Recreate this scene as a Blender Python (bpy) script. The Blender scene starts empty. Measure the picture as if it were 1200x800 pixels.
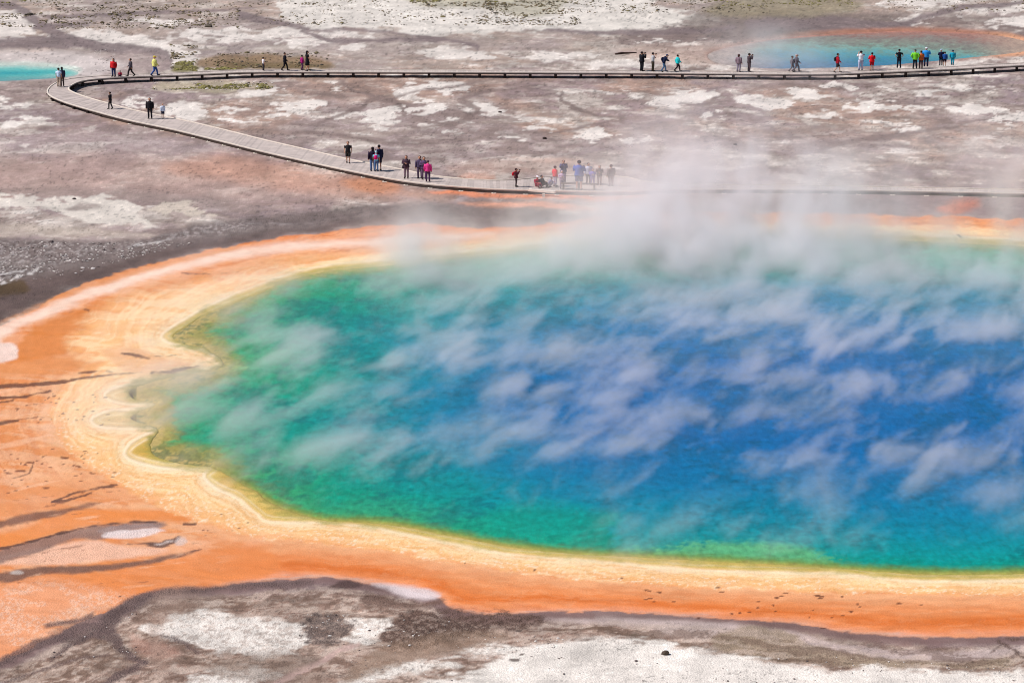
import bpy, bmesh, math, random
import numpy as np
from mathutils import Vector, Matrix

random.seed(7)
R = math.radians
scene = bpy.context.scene
C = scene.collection

# ------------------------------------------------------------------ camera
F = 3000.0                     # focal length in photo pixels (1200 wide)
CAM_H = 31.5
TILT = math.atan(723.0 / F)
cam_d = bpy.data.cameras.new('camera')
cam_d.sensor_width = 36.0
cam_d.lens = F / 1200.0 * 36.0
cam_d.clip_start = 1.0
cam_d.clip_end = 60000.0
cam = bpy.data.objects.new('camera', cam_d)
C.objects.link(cam)
cam.location = (0, 0, CAM_H)
cam.rotation_euler = (math.pi / 2 - TILT, 0, 0)
scene.camera = cam

# ------------------------------------------------------------------ light
SUN_ELEV, SUN_AZ = R(50), R(-98)      # azimuth from +Y clockwise; the sun stands to the left
world = bpy.data.worlds.new('World')
scene.world = world
world.use_nodes = True
wn = world.node_tree
bg = wn.nodes['Background']
sky = wn.nodes.new('ShaderNodeTexSky')
sky.sky_type = 'NISHITA'
sky.sun_disc = False
sky.sun_elevation = SUN_ELEV
sky.sun_rotation = SUN_AZ
sky.altitude = 2200
wn.links.new(sky.outputs[0], bg.inputs[0])
bg.inputs[1].default_value = 0.075
sd = bpy.data.lights.new('sun', 'SUN')
sd.energy = 4.7
sd.angle = R(0.53)
sd.color = (1.0, 0.95, 0.92)
sun = bpy.data.objects.new('sun', sd)
C.objects.link(sun)
sdir = Vector((math.sin(SUN_AZ) * math.cos(SUN_ELEV), math.cos(SUN_AZ) * math.cos(SUN_ELEV), math.sin(SUN_ELEV)))
sun.rotation_euler = sdir.to_track_quat('Z', 'Y').to_euler()
sun.location = (-60, 100, 80)
vs = scene.view_settings
vs.view_transform = 'Standard'
vs.look = 'None'
vs.gamma = 1.0
vs.use_curve_mapping = False
vs.exposure = 0.0
scene.cycles.use_denoising = True
scene.cycles.volume_bounces = 6
scene.cycles.max_bounces = 8
scene.cycles.volume_step_rate = 2.5
scene.cycles.volume_max_steps = 256
scene.cycles.use_adaptive_sampling = True
scene.cycles.adaptive_threshold = 0.02
scene.cycles.pixel_filter_type = 'BLACKMAN_HARRIS'
scene.cycles.filter_width = 1.05

# ------------------------------------------------------------------ projection helpers
ct, st = math.cos(TILT), math.sin(TILT)

def unproj(u, v, z=0.0):
    """photo pixel -> point of the horizontal plane at height z"""
    a = np.asarray(u, float) - 600.0
    b = 400.0 - np.asarray(v, float)
    dy = F * ct + b * st
    dz = -F * st + b * ct
    t = (z - CAM_H) / dz
    return a * t, dy * t

def P(u, v, z=0.0):
    x, y = unproj(u, v, z)
    return Vector((float(x), float(y), z))

def ppm(u, v, z=0.0):
    """pixels per metre at that point"""
    p = P(u, v, z)
    return F / (p.y * ct + (CAM_H - z) * st)

# ------------------------------------------------------------------ noise
def _hash(ix, iy, s):
    h = (ix.astype(np.int64) * 374761393 + iy.astype(np.int64) * 668265263 + s * 974634777) & 0xffffffff
    h = ((h ^ (h >> 13)) * 1274126177) & 0xffffffff
    return ((h ^ (h >> 16)) & 0xffff).astype(np.float32) / 65535.0

def vnoise(x, y, s=0):
    ix = np.floor(x); iy = np.floor(y)
    fx = (x - ix).astype(np.float32); fy = (y - iy).astype(np.float32)
    fx = fx * fx * (3 - 2 * fx); fy = fy * fy * (3 - 2 * fy)
    ix = ix.astype(np.int64); iy = iy.astype(np.int64)
    a = _hash(ix, iy, s); b = _hash(ix + 1, iy, s)
    c = _hash(ix, iy + 1, s); d = _hash(ix + 1, iy + 1, s)
    return (a + (b - a) * fx) * (1 - fy) + (c + (d - c) * fx) * fy

def fbm(x, y, s=0, octv=5, gain=0.55):
    t = 0; a = 1.0; n = 0
    for i in range(octv):
        ca, sa = math.cos(0.6 * i + s), math.sin(0.6 * i + s)
        t = t + a * vnoise((x * ca - y * sa) * 2 ** i + 17.3 * i, (x * sa + y * ca) * 2 ** i - 9.1 * i, s * 31 + i)
        n += a; a *= gain
    return t / n          # 0..1

def ridge(x, y, s=0, octv=4):
    t = 0; a = 1.0; n = 0
    for i in range(octv):
        ca, sa = math.cos(0.7 * i + s), math.sin(0.7 * i + s)
        v = vnoise((x * ca - y * sa) * 2 ** i + 5.3 * i, (x * sa + y * ca) * 2 ** i, s * 57 + i)
        t = t + a * (1 - np.abs(2 * v - 1)); n += a; a *= 0.5
    return t / n

def sstep(a, b, x):
    t = np.clip((x - a) / (b - a), 0, 1)
    return t * t * (3 - 2 * t)

def lin(c):
    c = np.asarray(c, float) / 255.0
    return np.where(c <= 0.04045, c / 12.92, ((c + 0.055) / 1.055) ** 2.4)

# ------------------------------------------------------------------ traced outlines (signed distance rasters over the traced plan)
def catmull(pts, closed, n=4):
    pts = [np.array(p, float) for p in pts]
    out = []
    N = len(pts)
    rng = range(N) if closed else range(N - 1)
    for i in rng:
        if closed:
            p0, p1, p2, p3 = pts[i - 1], pts[i], pts[(i + 1) % N], pts[(i + 2) % N]
        else:
            p0, p1, p2, p3 = pts[max(i - 1, 0)], pts[i], pts[i + 1], pts[min(i + 2, N - 1)]
        for k in range(n):
            t = k / n
            out.append(0.5 * (2 * p1 + (p2 - p0) * t + (2 * p0 - 5 * p1 + 4 * p2 - p3) * t * t + (3 * p1 - p0 - 3 * p2 + p3) * t ** 3))
    if not closed:
        out.append(pts[-1])
    return np.array(out)

class Raster:
    def __init__(self, u0, v0, u1, v1, step, fn, far):
        self.u0, self.v0, self.s, self.far = u0, v0, step, far
        us = np.arange(u0, u1 + step, step); vv = np.arange(v0, v1 + step, step)
        g = np.meshgrid(us, vv)
        self.g = fn(g[0].ravel().astype(np.float32), g[1].ravel().astype(np.float32)).reshape(g[0].shape).astype(np.float32)
    def __call__(self, u, v):
        x = (u - self.u0) / self.s; y = (v - self.v0) / self.s
        H, W = self.g.shape
        ok = (x >= 0) & (y >= 0) & (x < W - 1) & (y < H - 1)
        xi = np.clip(x.astype(int), 0, W - 2); yi = np.clip(y.astype(int), 0, H - 2)
        fx = np.clip(x - xi, 0, 1); fy = np.clip(y - yi, 0, 1)
        g = self.g
        r = (g[yi, xi] * (1 - fx) + g[yi, xi + 1] * fx) * (1 - fy) + (g[yi + 1, xi] * (1 - fx) + g[yi + 1, xi + 1] * fx) * fy
        if self.far is None:
            return r
        return np.where(ok, r, self.far)

def seg_dist(pts, u, v, closed, widths=None, ay=1.0):
    best = np.full(u.shape, 1e9, np.float32)
    n = len(pts)
    for i in range(n if closed else n - 1):
        a = pts[i]; b = pts[(i + 1) % n]
        du, dv = b[0] - a[0], (b[1] - a[1]) * ay
        L = du * du + dv * dv + 1e-9
        pu = u - a[0]; pv = (v - a[1]) * ay
        t = np.clip((pu * du + pv * dv) / L, 0, 1)
        d = np.hypot(pu - t * du, pv - t * dv)
        if widths is not None:
            d = d - (widths[i] * (1 - t) + widths[i + 1] * t)
        best = np.minimum(best, d)
    return best

def inside(pts, u, v):
    c = np.zeros(u.shape, bool)
    n = len(pts)
    for i in range(n):
        x1, y1 = pts[i]; x2, y2 = pts[(i + 1) % n]
        if y1 == y2: continue
        m = ((y1 > v) != (y2 > v))
        xx = (x2 - x1) * (v - y1) / (y2 - y1) + x1
        c ^= m & (u < xx)
    return c

def poly(pts, smooth=True, full=False, step=2.0, ay=1.0):
    """signed distance, negative inside"""
    p = catmull(pts, True, 4) if smooth else np.array(pts, float)
    if full:
        b = (-420, -120, 1700, 1000); far = None
    else:
        b = (p[:, 0].min() - 30, p[:, 1].min() - 24, p[:, 0].max() + 30, p[:, 1].max() + 24); far = 99.0
    def fn(u, v):
        d = seg_dist(p, u, v, True, ay=ay)
        return np.where(inside(p, u, v), -d, d)
    return Raster(*b, step, fn, far)

def line(pts, w0, w1=None, ws=None, step=1.5):
    p = catmull(pts, False, 4)
    if ws is not None:
        w = np.interp(np.linspace(0, 1, len(p)), np.linspace(0, 1, len(ws)), ws)
    else:
        w = np.linspace(w0, w0 if w1 is None else w1, len(p))
    b = (p[:, 0].min() - 16, p[:, 1].min() - 16, p[:, 0].max() + 16, p[:, 1].max() + 16)
    return Raster(*b, step, lambda u, v: seg_dist(p, u, v, False, widths=w), 99.0)

TOP = [(1620, 330), (1450, 300), (1330, 288)]
shore_pts = [(1640, 420), (1500, 335), (1350, 305), (1200, 290), (1150, 287), (1050, 282), (950, 278), (850, 277), (760, 280), (700, 285), (650, 290),
             (580, 298), (520, 304), (460, 311), (400, 317), (350, 326), (320, 337), (300, 347), (270, 358), (240, 370), (220, 383), (205, 394),
             (214, 402), (240, 408), (257, 418), (264, 427), (250, 433), (225, 439), (192, 445), (164, 452), (152, 459), (158, 467), (183, 473.5), (164, 483), (156, 491),
             (184, 501), (184, 510), (177, 522), (184, 534), (214, 543), (240, 546), (256, 550), (275, 561), (300, 576), (320, 590), (345, 600), (380, 609),
             (450, 613), (520, 625), (560, 633), (600, 640), (650, 646), (700, 650), (750, 652), (800, 655), (900, 660), (960, 664), (1030, 669),
             (1100, 672), (1200, 671), (1300, 665), (1450, 640), (1600, 570), (1680, 490)]
rim_pts = [(1680, 400), (1500, 322), (1350, 294), (1200, 281), (1050, 274), (950, 270), (850, 269), (760, 272), (700, 277), (650, 282), (580, 290), (520, 296),
           (460, 303), (400, 308), (350, 317), (300, 334), (260, 350), (225, 368), (200, 383), (188, 395), (200, 404), (230, 409), (252, 419), (265, 429),
           (235, 438), (190, 446), (150, 450), (128, 456), (121, 464), (133, 472), (160, 475), (181, 475), (165, 478), (130, 480), (110, 487),
           (106, 495), (118, 502), (150, 504), (184, 502), (166, 510), (151, 520), (145, 530), (152, 540), (180, 548), (220, 551), (247, 547),
           (239, 554), (239, 562), (252, 573), (280, 586), (298, 601), (312, 611), (340, 614), (380, 614), (430, 618), (480, 628), (550, 642),
           (600, 651), (700, 659), (800, 668), (900, 672), (980, 673), (1020, 678), (1080, 682), (1200, 681), (1300, 675), (1480, 645), (1640, 580), (1720, 480)]
cream_pts = [(1720, 390), (1500, 305), (1350, 280), (1200, 270), (1050, 263), (950, 260), (850, 260), (760, 263), (700, 267), (650, 272), (580, 279), (520, 286),
             (460, 293), (400, 300), (350, 309), (300, 318), (250, 328), (200, 338), (150, 350), (115, 368), (96, 387), (84, 402), (92, 416), (112, 428), (95, 440), (72, 455), (60, 475),
             (60, 492), (72, 520), (98, 545), (138, 568), (175, 590), (215, 606), (252, 619), (300, 630), (340, 633), (400, 641), (450, 648), (500, 656),
             (560, 665), (640, 676), (700, 682), (800, 689), (900, 693), (1000, 696), (1200, 698), (1300, 693), (1500, 660), (1680, 590), (1780, 480)]
orange_pts = [(1780, 380), (1500, 288), (1350, 265), (1200, 258), (1050, 254), (950, 251), (850, 250), (760, 252), (700, 256), (660, 261), (600, 268), (550, 268), (500, 264), (450, 265),
              (400, 271), (350, 277), (300, 284), (250, 294), (200, 306), (150, 318), (100, 334), (60, 352), (20, 374), (0, 383), (-60, 410), (-180, 470), (-300, 560), (-330, 700), (-240, 800), (-100, 800), (0, 775),
              (30, 763), (65, 745), (105, 725), (135, 714), (158, 700), (180, 692), (240, 690), (300, 684), (340, 679), (400, 679), (450, 687), (490, 694),
              (516, 704), (530, 715), (580, 722), (620, 719), (700, 717), (760, 720), (850, 725), (900, 729), (960, 736), (1000, 742), (1060, 747), (1100, 748), (1200, 746),
              (1300, 742), (1500, 710), (1700, 640), (1850, 500)]
sd_shore = poly(shore_pts, full=True, step=2.0)
sd_shoreA = poly(shore_pts, full=True, step=3.0, ay=2.4)
sd_rim = poly(rim_pts, full=True, step=2.0)
sd_cream = poly(cream_pts, full=True, step=3.0)
sd_orange = poly(orange_pts, full=True, step=3.0)
lp_pts = [(-200, 84), (-120, 79), (-40, 77), (20, 77), (60, 78.5), (84, 82), (92, 86), (80, 90), (40, 93), (0, 95), (-60, 97), (-150, 97), (-210, 92)]
sd_lpool = poly(lp_pts, step=1.0)
rp_pts = [(830, 64), (880, 50), (940, 43), (1020, 38), (1080, 37), (1150, 40), (1195, 47), (1215, 55), (1190, 62), (1130, 68), (1080, 73), (1020, 77.5), (960, 79.5), (900, 80), (850, 76)]
sd_rpool = poly(rp_pts, step=1.0)

# ------------------------------------------------------------------ ground grid
def nonuni(lo, hi, step, out_lo, out_hi, n=26):
    core = np.arange(lo, hi + step * 0.5, step)
    if step > 1.3:      # the plan carries on, a little coarser, to both sides of the photograph
        core = np.concatenate([np.arange(-410, lo - 1, 2.4), core, np.arange(hi + 2.4, 1640, 2.4)]); lo, hi = core[0], core[-1]
    def tail(a, b):
        t = (np.geomspace(1, 40, n + 1) - 1) / 39.0
        return a + (b - a) * t[1:]
    return np.concatenate([tail(lo, out_lo)[::-1], core, tail(hi, out_hi)])

us = nonuni(-160, 1360, 1.5, -9000, 10200)
vs_ = nonuni(-24, 830, 1.25, -322.0, 6000)
vs_ = vs_[::-1]
# rows beyond the frame creep to the horizon
UG, VG = np.meshgrid(us, vs_)
U = UG.ravel(); V = VG.ravel()
X, Y = unproj(U, V, 0.0)
X = X.astype(np.float64); Y = Y.astype(np.float64)
core = (U > -420) & (U < 1700) & (V > -60) & (V < 1000)

K = 0.93
def albedo(c):
    return lin(c) * K

nwu = (fbm(U / 26, V / 9, 11, 4) - 0.5)
nwv = (fbm(U / 26 + 50, V / 9, 12, 4) - 0.5)
nfu = (fbm(U / 8, V / 3, 13, 3) - 0.5)
nfv = (fbm(U / 8 + 50, V / 3, 14, 3) - 0.5)
Uw = U + 16 * nwu + 6 * nfu
Vw = V + 6 * nwv + 2.6 * nfv
Us = U + 6 * nwu + 3 * nfu        # small warp
Vs = V + 2.2 * nwv + 1.2 * nfv
Uz = U + 34 * nwu + 14 * nfu      # ragged warp for crust patches
Vz = V + 9 * nwv + 4 * nfv
frag = fbm(X / 2.4, Y / 5.5, 15, 5) - 0.5   # breaks patch edges into islands and bays
fragp = fbm(U / 14, V / 3.6, 16, 5) - 0.5

COL = np.zeros((U.size, 3)); COL[:] = albedo((186, 172, 165))
RG = np.zeros(U.size) + 0.5       # gravelly texture weight

def blend(m, c, rg=None):
    global COL, RG
    m = np.clip(m, 0, 1)[:, None]
    c = albedo(c) if np.ndim(c) == 1 or isinstance(c, tuple) else c
    COL = COL * (1 - m) + c * m
    if rg is not None:
        RG = RG * (1 - m[:, 0]) + rg * m[:, 0]

def paint(r, c, soft=2.0, warp=1, op=1.0, rg=None, tex=None):
    uu, vv = (Uw, Vw) if warp == 1 else ((Us, Vs) if warp == 2 else ((Uz, Vz) if warp == 3 else (U, V)))
    d = r(uu, vv)
    if warp == 2:
        d = d + 3.6 * fragp
    if warp == 3:
        d = d + 15 * fragp + 7 * frag
    m = sstep(soft, -soft, d) * op
    if tex is not None:
        m = m * tex
    blend(m, c, rg)

# --- the mineral plain: patchy pink grey, tan, white sinter and dark damp channels (world-sized patterns)
n1 = fbm(X / 9, Y / 14, 1, 6)
n2 = fbm(X / 4.5, Y / 6.5, 2, 6)
n3 = fbm(X / 18 + n1, Y / 26, 3, 5)
r1 = ridge(X / 9 + 1.4 * n2, Y / 15 + n1, 4, 5)
fine = fbm(X / 0.8, Y / 1.7, 5, 4)
fine2 = fbm(X / 1.5, Y / 2.2, 6, 5)
COL[:] = albedo((174, 155, 150))
blend(sstep(0.46, 0.60, n3), (182, 152, 136))
blend(sstep(0.50, 0.62, n1) * 0.8, (160, 141, 141))
blend(sstep(0.52, 0.58, n2) * 0.45, (190, 174, 160))
nn = n2 * 0.55 + n1 * 0.2 + fine2 * 0.25
blend(sstep(0.575, 0.60, nn) * 0.65, (208, 196, 184))
blend(sstep(0.445, 0.425, nn) * 0.45, (150, 130, 122))
blend(sstep(0.82, 0.88, r1) * 0.6, (136, 118, 110))
r4 = ridge(X / 5 + 1.6 * fine2 + n1, Y / 7 + 1.5 * n2, 8, 5)
blend(sstep(0.87, 0.92, r4) * sstep(0.42, 0.55, n3) * 0.75, (112, 94, 86))
r5 = ridge(X / 12 + 2 * n2, Y / 15 + 2 * fine2, 9, 5)
blend(sstep(0.91, 0.95, r5) * 0.7, (106, 88, 80))
hs = fbm(X / 2.2, Y / 2.0, 10, 5)
blend(sstep(0.56, 0.64, hs) * 0.4, (202, 186, 174))
blend(sstep(0.44, 0.36, hs) * 0.45, (140, 121, 111))
blend(sstep(0.64, 0.68, hs) * sstep(0.45, 0.55, n2) * 0.7, (228, 218, 208))
r2 = ridge(X / 3 + 1.2 * fine2, Y / 4.5 + n1, 7, 4)
blend(sstep(0.84, 0.90, r2) * 0.4, (128, 110, 102))
blend(sstep(0.60, 0.68, fine) * 0.35, (128, 112, 104))
blend(sstep(0.64, 0.70, fine2) * 0.3, (214, 202, 192))

# zone tints
def zone(pts, c, soft=10, op=0.6, rg=None, tex=None, warp=1):
    paint(poly(pts, step=3), c, soft, warp, op, rg, tex)

# far zone
farw = sstep(92, 70, V)
zone([(-400, 90), (-400, -80), (1700, -80), (1700, 60), (1200, 66), (600, 80)], (190, 178, 166), 8, 0.35)
zone([(330, 22), (345, -20), (520, -40), (730, -20), (780, 10), (850, 25), (800, 36), (720, 42), (600, 36), (520, 43), (450, 37), (370, 34)], (224, 216, 205), 3, 0.92, 0.35, warp=3)
zone([(720, 48), (760, 36), (840, 28), (1000, 22), (1200, 22), (1350, 20), (1350, 48), (1230, 46), (1150, 34), (1050, 32), (940, 40), (860, 48), (790, 58)], (134, 116, 110), 4, 0.85, warp=3)
zone([(800, 34), (830, 14), (900, 16), (1010, 14), (1060, 20), (1040, 32), (940, 38), (860, 48)], (128, 114, 106), 5, 0.7, 1.0)
zone([(830, 18), (850, 2), (930, -4), (1010, 2), (1000, 14), (930, 20)], (158, 146, 118), 5, 0.75, 1.0)
zone([(470, -6), (500, 8), (560, 10), (620, 20), (660, 10), (660, -20), (520, -30)], (168, 160, 130), 4, 0.55, 1.0)
for pts in ([(1120, 12), (1200, 0), (1300, -6), (1330, 10), (1200, 15), (1145, 18)], [(1050, 22), (1075, 19), (1095, 21), (1080, 27), (1058, 27)],
            [(1140, 26), (1200, 22), (1260, 24), (1200, 30), (1150, 29)], [(1030, 3), (1080, -6), (1150, -8), (1120, 4), (1070, 8)],
            [(-60, 16), (0, 13), (20, 12), (50, 26), (45, 37), (15, 48), (-40, 50), (-120, 40)], [(45, 35), (60, 31), (86, 31), (90, 34), (65, 36)], [(46, 42), (60, 38), (70, 40), (58, 45)],
            [(82, 38), (100, 34), (130, 36), (165, 44), (205, 49), (228, 60), (240, 74), (225, 82), (205, 80), (197, 68), (150, 58), (104, 52)],
            [(150, 23), (230, 22), (250, 27), (170, 29)], [(190, 36), (280, 33), (300, 38), (240, 42)], [(225, 46), (300, 42), (330, 47), (240, 50)],
            [(300, 38), (330, 35), (440, 37), (400, 44), (330, 46)], [(340, 48), (400, 50), (380, 54), (335, 53)],
            [(490, 60), (520, 55), (560, 60), (590, 66), (560, 71), (500, 68)], [(400, 55), (432, 52), (430, 57), (410, 58)],
            [(676, 79), (700, 73), (745, 71), (800, 76), (825, 79), (700, 81)], [(822, 81), (850, 74), (885, 76), (920, 80), (850, 83)],
            [(1090, 79), (1120, 73), (1160, 70), (1240, 64), (1220, 70), (1150, 76)], [(745, 50), (800, 48), (830, 51), (800, 54)], [(600, 66), (680, 62), (690, 66), (610, 70)]):
    zone(pts, (224, 214, 204), 1.6, 0.9, 0.3, warp=3)
# damp dark channels
for pts, w in (([(-40, 2), (10, 8), (35, 22), (55, 33), (75, 44), (110, 53), (150, 59), (185, 63), (198, 72), (190, 82)], (6, 5, 5, 6, 7, 6, 5, 6, 6, 3)),
               ([(-80, 52), (0, 52), (60, 50), (110, 52)], (8, 7, 7, 4)), ([(50, 20), (100, 20), (160, 16), (260, 12), (300, 9)], (2, 2, 2, 1.5, 1)),
               ([(280, 18), (320, 27), (370, 35), (430, 36), (480, 42), (520, 47), (560, 55)], (5, 4, 1.5, 1.5, 1.2, 2, 3)),
               ([(350, 36), (375, 45), (390, 50), (440, 48), (520, 47)], (2, 3, 3, 2, 2.5)), ([(1030, 32), (1075, 24), (1110, 14), (1140, 8), (1200, 4)], (2, 3, 4, 3, 2)),
               ([(100, 30), (60, 31), (40, 34)], (2, 2, 2)), ([(640, 36), (700, 40), (780, 38), (860, 34)], (2, 3, 3, 3)),
               ([(880, 30), (980, 30), (1060, 32)], (6, 8, 6))):
    paint(line(pts, 1, ws=w), (136, 120, 118), 1.8, 1, 0.9, 0.7)
zone([(150, 62), (190, 66), (200, 75), (185, 88), (120, 88), (110, 70)], (178, 158, 152), 4, 0.6)
zone([(-160, 78), (-160, 60), (0, 60), (60, 60), (110, 66), (150, 76), (120, 88), (90, 90), (60, 78)], (208, 196, 190), 5, 0.85, 0.2)
zone([(232, 80), (245, 68), (300, 64), (350, 66), (385, 72), (380, 81), (300, 82)], (150, 122, 90), 3, 0.85, 0.9)
zone([(262, 79), (280, 73), (340, 75), (378, 77), (380, 81), (300, 82)], (118, 100, 66), 2, 0.7, 0.9)
zone([(204, 83), (210, 75), (222, 73), (232, 80), (228, 85), (212, 86)], (128, 120, 70), 2, 0.85, 0.9)
zone([(720, 62), (760, 55), (850, 55), (880, 52), (840, 66), (830, 78), (760, 70)], (200, 172, 156), 6, 0.6)
# brown halo of the small left pool and orange rim of the right pool
d = sd_rpool(Us, Vs)
blend(sstep(7, 1, d) * sstep(80, 60, Vs) * (0.3 + 0.6 * sstep(880, 1010, U)), (176, 120, 96))
blend(sstep(14, 6, d) * sstep(6, 3, d) * 0.0, (170, 120, 100))
blend(sstep(7, 1, d) * sstep(1140, 1190, U) * sstep(80, 70, Vs), (216, 160, 125))
d = sd_lpool(Us, Vs)
blend(sstep(7, 0.5, d) * sstep(89, 80, V), (195, 208, 196))
blend(sstep(3, 0, d) * sstep(86, 90, V) * 0.7, (160, 150, 150))

# green tufts zones and white specks round them
zone([(180, 106), (190, 98), (230, 96), (280, 97), (320, 100), (300, 108), (240, 109)], (196, 184, 152), 3, 0.6, 1.0)

# --- mid plain white sinter patches
mids = [[(455, 111), (480, 102), (520, 98), (563, 103), (540, 108), (500, 111), (470, 117)], [(418, 137), (450, 126), (472, 125), (468, 135), (466, 143), (440, 145)],
        [(478, 129), (500, 122), (517, 127), (505, 135), (485, 134)], [(543, 126), (560, 121), (589, 132), (565, 134)], [(430, 150), (440, 147), (451, 150), (440, 152)],
        [(490, 150), (505, 146), (525, 143), (520, 146), (505, 150)], [(517, 155), (540, 151), (557, 153), (540, 156)], [(300, 108), (325, 103), (345, 105), (330, 108)],
        [(393, 102), (402, 98), (410, 103), (405, 108), (395, 107)], [(470, 120), (495, 117), (500, 121), (480, 123)], [(527, 140), (540, 140), (550, 144), (535, 146)],
        [(325, 126), (350, 119), (385, 120), (370, 127), (345, 132)], [(300, 135), (320, 131), (330, 136), (310, 140)], [(390, 134), (410, 131), (412, 138), (400, 140)],
        [(762, 119), (790, 110), (832, 106), (842, 111), (820, 120), (785, 126)], [(850, 116), (880, 110), (912, 112), (925, 122), (900, 127), (870, 121)], [(614, 152), (628, 147), (644, 151), (630, 154)],
        [(674, 160), (690, 154), (706, 153), (712, 159), (700, 166), (682, 164)], [(722, 164), (740, 160), (754, 163), (740, 168), (728, 168)], [(585, 164), (600, 161), (628, 158), (615, 162), (600, 165)],
        [(820, 136), (835, 131), (850, 136), (835, 140)], [(730, 112), (745, 109), (752, 112), (740, 114)],
        [(1098, 131), (1130, 122), (1165, 123), (1172, 130), (1135, 134)], [(1158, 141), (1185, 134), (1250, 136), (1215, 146), (1185, 145)], [(1028, 142), (1060, 137), (1078, 140), (1070, 146), (1040, 147)],
        [(1090, 106), (1115, 101), (1136, 103), (1120, 108)], [(1140, 108), (1160, 104), (1168, 108), (1155, 111)], [(1060, 112), (1080, 108), (1092, 111), (1070, 115)], [(1008, 118), (1030, 116), (1052, 121), (1020, 122)],
        [(960, 101), (985, 97), (1006, 103), (990, 105), (965, 104)], [(925, 110), (950, 105), (965, 110), (940, 115)], [(1030, 103), (1055, 105), (1040, 108)], [(1095, 128), (1080, 126), (1060, 132), (1075, 134)],
        [(990, 128), (1020, 124), (1055, 126), (1030, 131)], [(1045, 153), (1070, 150), (1095, 152), (1070, 156)], [(930, 104), (950, 101), (960, 104), (940, 106)], [(940, 136), (960, 132), (985, 134), (960, 140)],
        [(0, 118), (10, 116), (8, 120), (-10, 121)], [(0, 125), (30, 121), (45, 124), (25, 128), (5, 127)], [(30, 139), (50, 136), (60, 140), (45, 144)], [(5, 146), (15, 141), (28, 145), (25, 151), (8, 151)],
        [(18, 172), (40, 170), (38, 173), (22, 174)], [(180, 128), (200, 122), (240, 124), (246, 137), (225, 141), (200, 136)], [(240, 130), (265, 127), (290, 131), (262, 134)], [(262, 140), (290, 138), (320, 142), (280, 145)],
        [(140, 118), (160, 116), (180, 121), (160, 126), (145, 124)], [(270, 112), (300, 107), (320, 110), (290, 117)]]
for i, pts in enumerate(mids):
    zone(pts, (228, 218, 208), 1.4, 0.95, 0.25, warp=3)
for pts, w in (([(400, 92), (412, 105), (430, 112), (455, 117), (470, 128), (476, 135)], (1, 2, 3, 3, 2, 1)), ([(455, 117), (490, 108), (530, 104), (580, 92)], (1.5, 1, 1.5, 0.8)),
               ([(370, 147), (390, 138), (420, 128), (430, 118), (455, 117)], (1, 1.5, 3, 2, 2)), ([(480, 150), (530, 146), (560, 130), (540, 118), (590, 105), (640, 100)], (1, 3, 3, 3, 1.5, 1)),
               ([(800, 122), (825, 124), (838, 116), (850, 108)], (1, 2, 1.5, 1)), ([(726, 138), (740, 148), (770, 155), (800, 158)], (1.2, 1, 0.7, 0.5)), ([(660, 110), (670, 125), (700, 136), (726, 138)], (2, 2.5, 2, 1)),
               ([(960, 175), (990, 168), (1050, 160), (1100, 152), (1160, 140)], (3, 3, 2.5, 2, 1)), ([(1000, 120), (1040, 113), (1080, 104), (1140, 108), (1200, 100)], (1, 1, 1, 2, 1)), ([(640, 158), (680, 150), (720, 142)], (1, 1.3, 1)),
               ([(250, 112), (290, 106), (320, 102)], (1, 1, 0.6)), ([(340, 155), (400, 160), (460, 172)], (1, 2, 1))):
    paint(line(pts, 1, ws=w), (138, 119, 112), 1.6, 1, 0.85)

# left plain under the boardwalk
zone([(-160, 240), (-160, 185), (0, 188), (120, 180), (260, 185), (430, 215), (440, 235), (300, 240), (150, 232)], (192, 162, 150), 14, 0.7)
zone([(-160, 178), (-160, 158), (0, 160), (180, 160), (240, 180), (100, 180)], (190, 172, 168), 12, 0.5)
zone([(190, 200), (260, 182), (340, 195), (430, 212), (520, 228), (520, 236), (440, 232), (330, 222)], (205, 152, 125), 9, 0.55)
zone([(400, 214), (440, 208), (470, 220), (440, 228)], (212, 142, 100), 5, 0.7)
zone([(495, 224), (560, 226), (640, 228), (700, 230), (760, 230), (700, 235), (600, 232), (520, 229)], (235, 138, 88), 2.5, 0.9)
zone([(535, 239), (600, 237), (660, 240), (700, 246), (640, 246), (570, 244)], (236, 165, 130), 3, 0.8)
zone([(520, 200), (560, 188), (640, 188), (700, 192), (700, 200), (560, 206)], (190, 158, 144), 5, 0.5)
zone([(535, 208), (550, 204), (580, 206), (570, 212)], (210, 150, 122), 3, 0.5)
zone([(595, 186), (640, 186), (690, 190), (660, 192)], (200, 158, 138), 2, 0.4)
zone([(-160, 236), (0, 220), (110, 222), (260, 232), (300, 240), (300, 250), (150, 240), (0, 234)], (160, 142, 134), 6, 0.6)
zone([(-160, 250), (0, 232), (30, 233), (70, 234), (100, 231), (150, 237), (162, 250), (172, 262), (130, 264), (90, 258), (60, 249), (0, 245)], (216, 206, 194), 2.0, 0.95, 0.3, warp=3)
zone([(75, 246), (95, 239), (120, 242), (105, 247)], (165, 150, 142), 2, 0.8)
zone([(175, 246), (215, 238), (243, 250), (235, 255), (190, 251)], (208, 194, 178), 1.6, 0.9, warp=3)
zone([(-160, 300), (-160, 270), (0, 262), (60, 266), (170, 274), (172, 279), (80, 277), (0, 280)], (196, 180, 165), 3, 0.7)
speck = sstep(0.50, 0.62, fbm(U / 3.2, V / 1.5, 41, 3))
zone([(-420, 620), (-420, 420), (-160, 300), (0, 282), (100, 283), (172, 281), (232, 262), (300, 256), (380, 246), (440, 240), (520, 240), (640, 247), (700, 256), (700, 262), (560, 262), (440, 262), (300, 282), (200, 302), (100, 330), (0, 372)], (124, 110, 105), 4, 0.9, 1.0)
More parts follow.
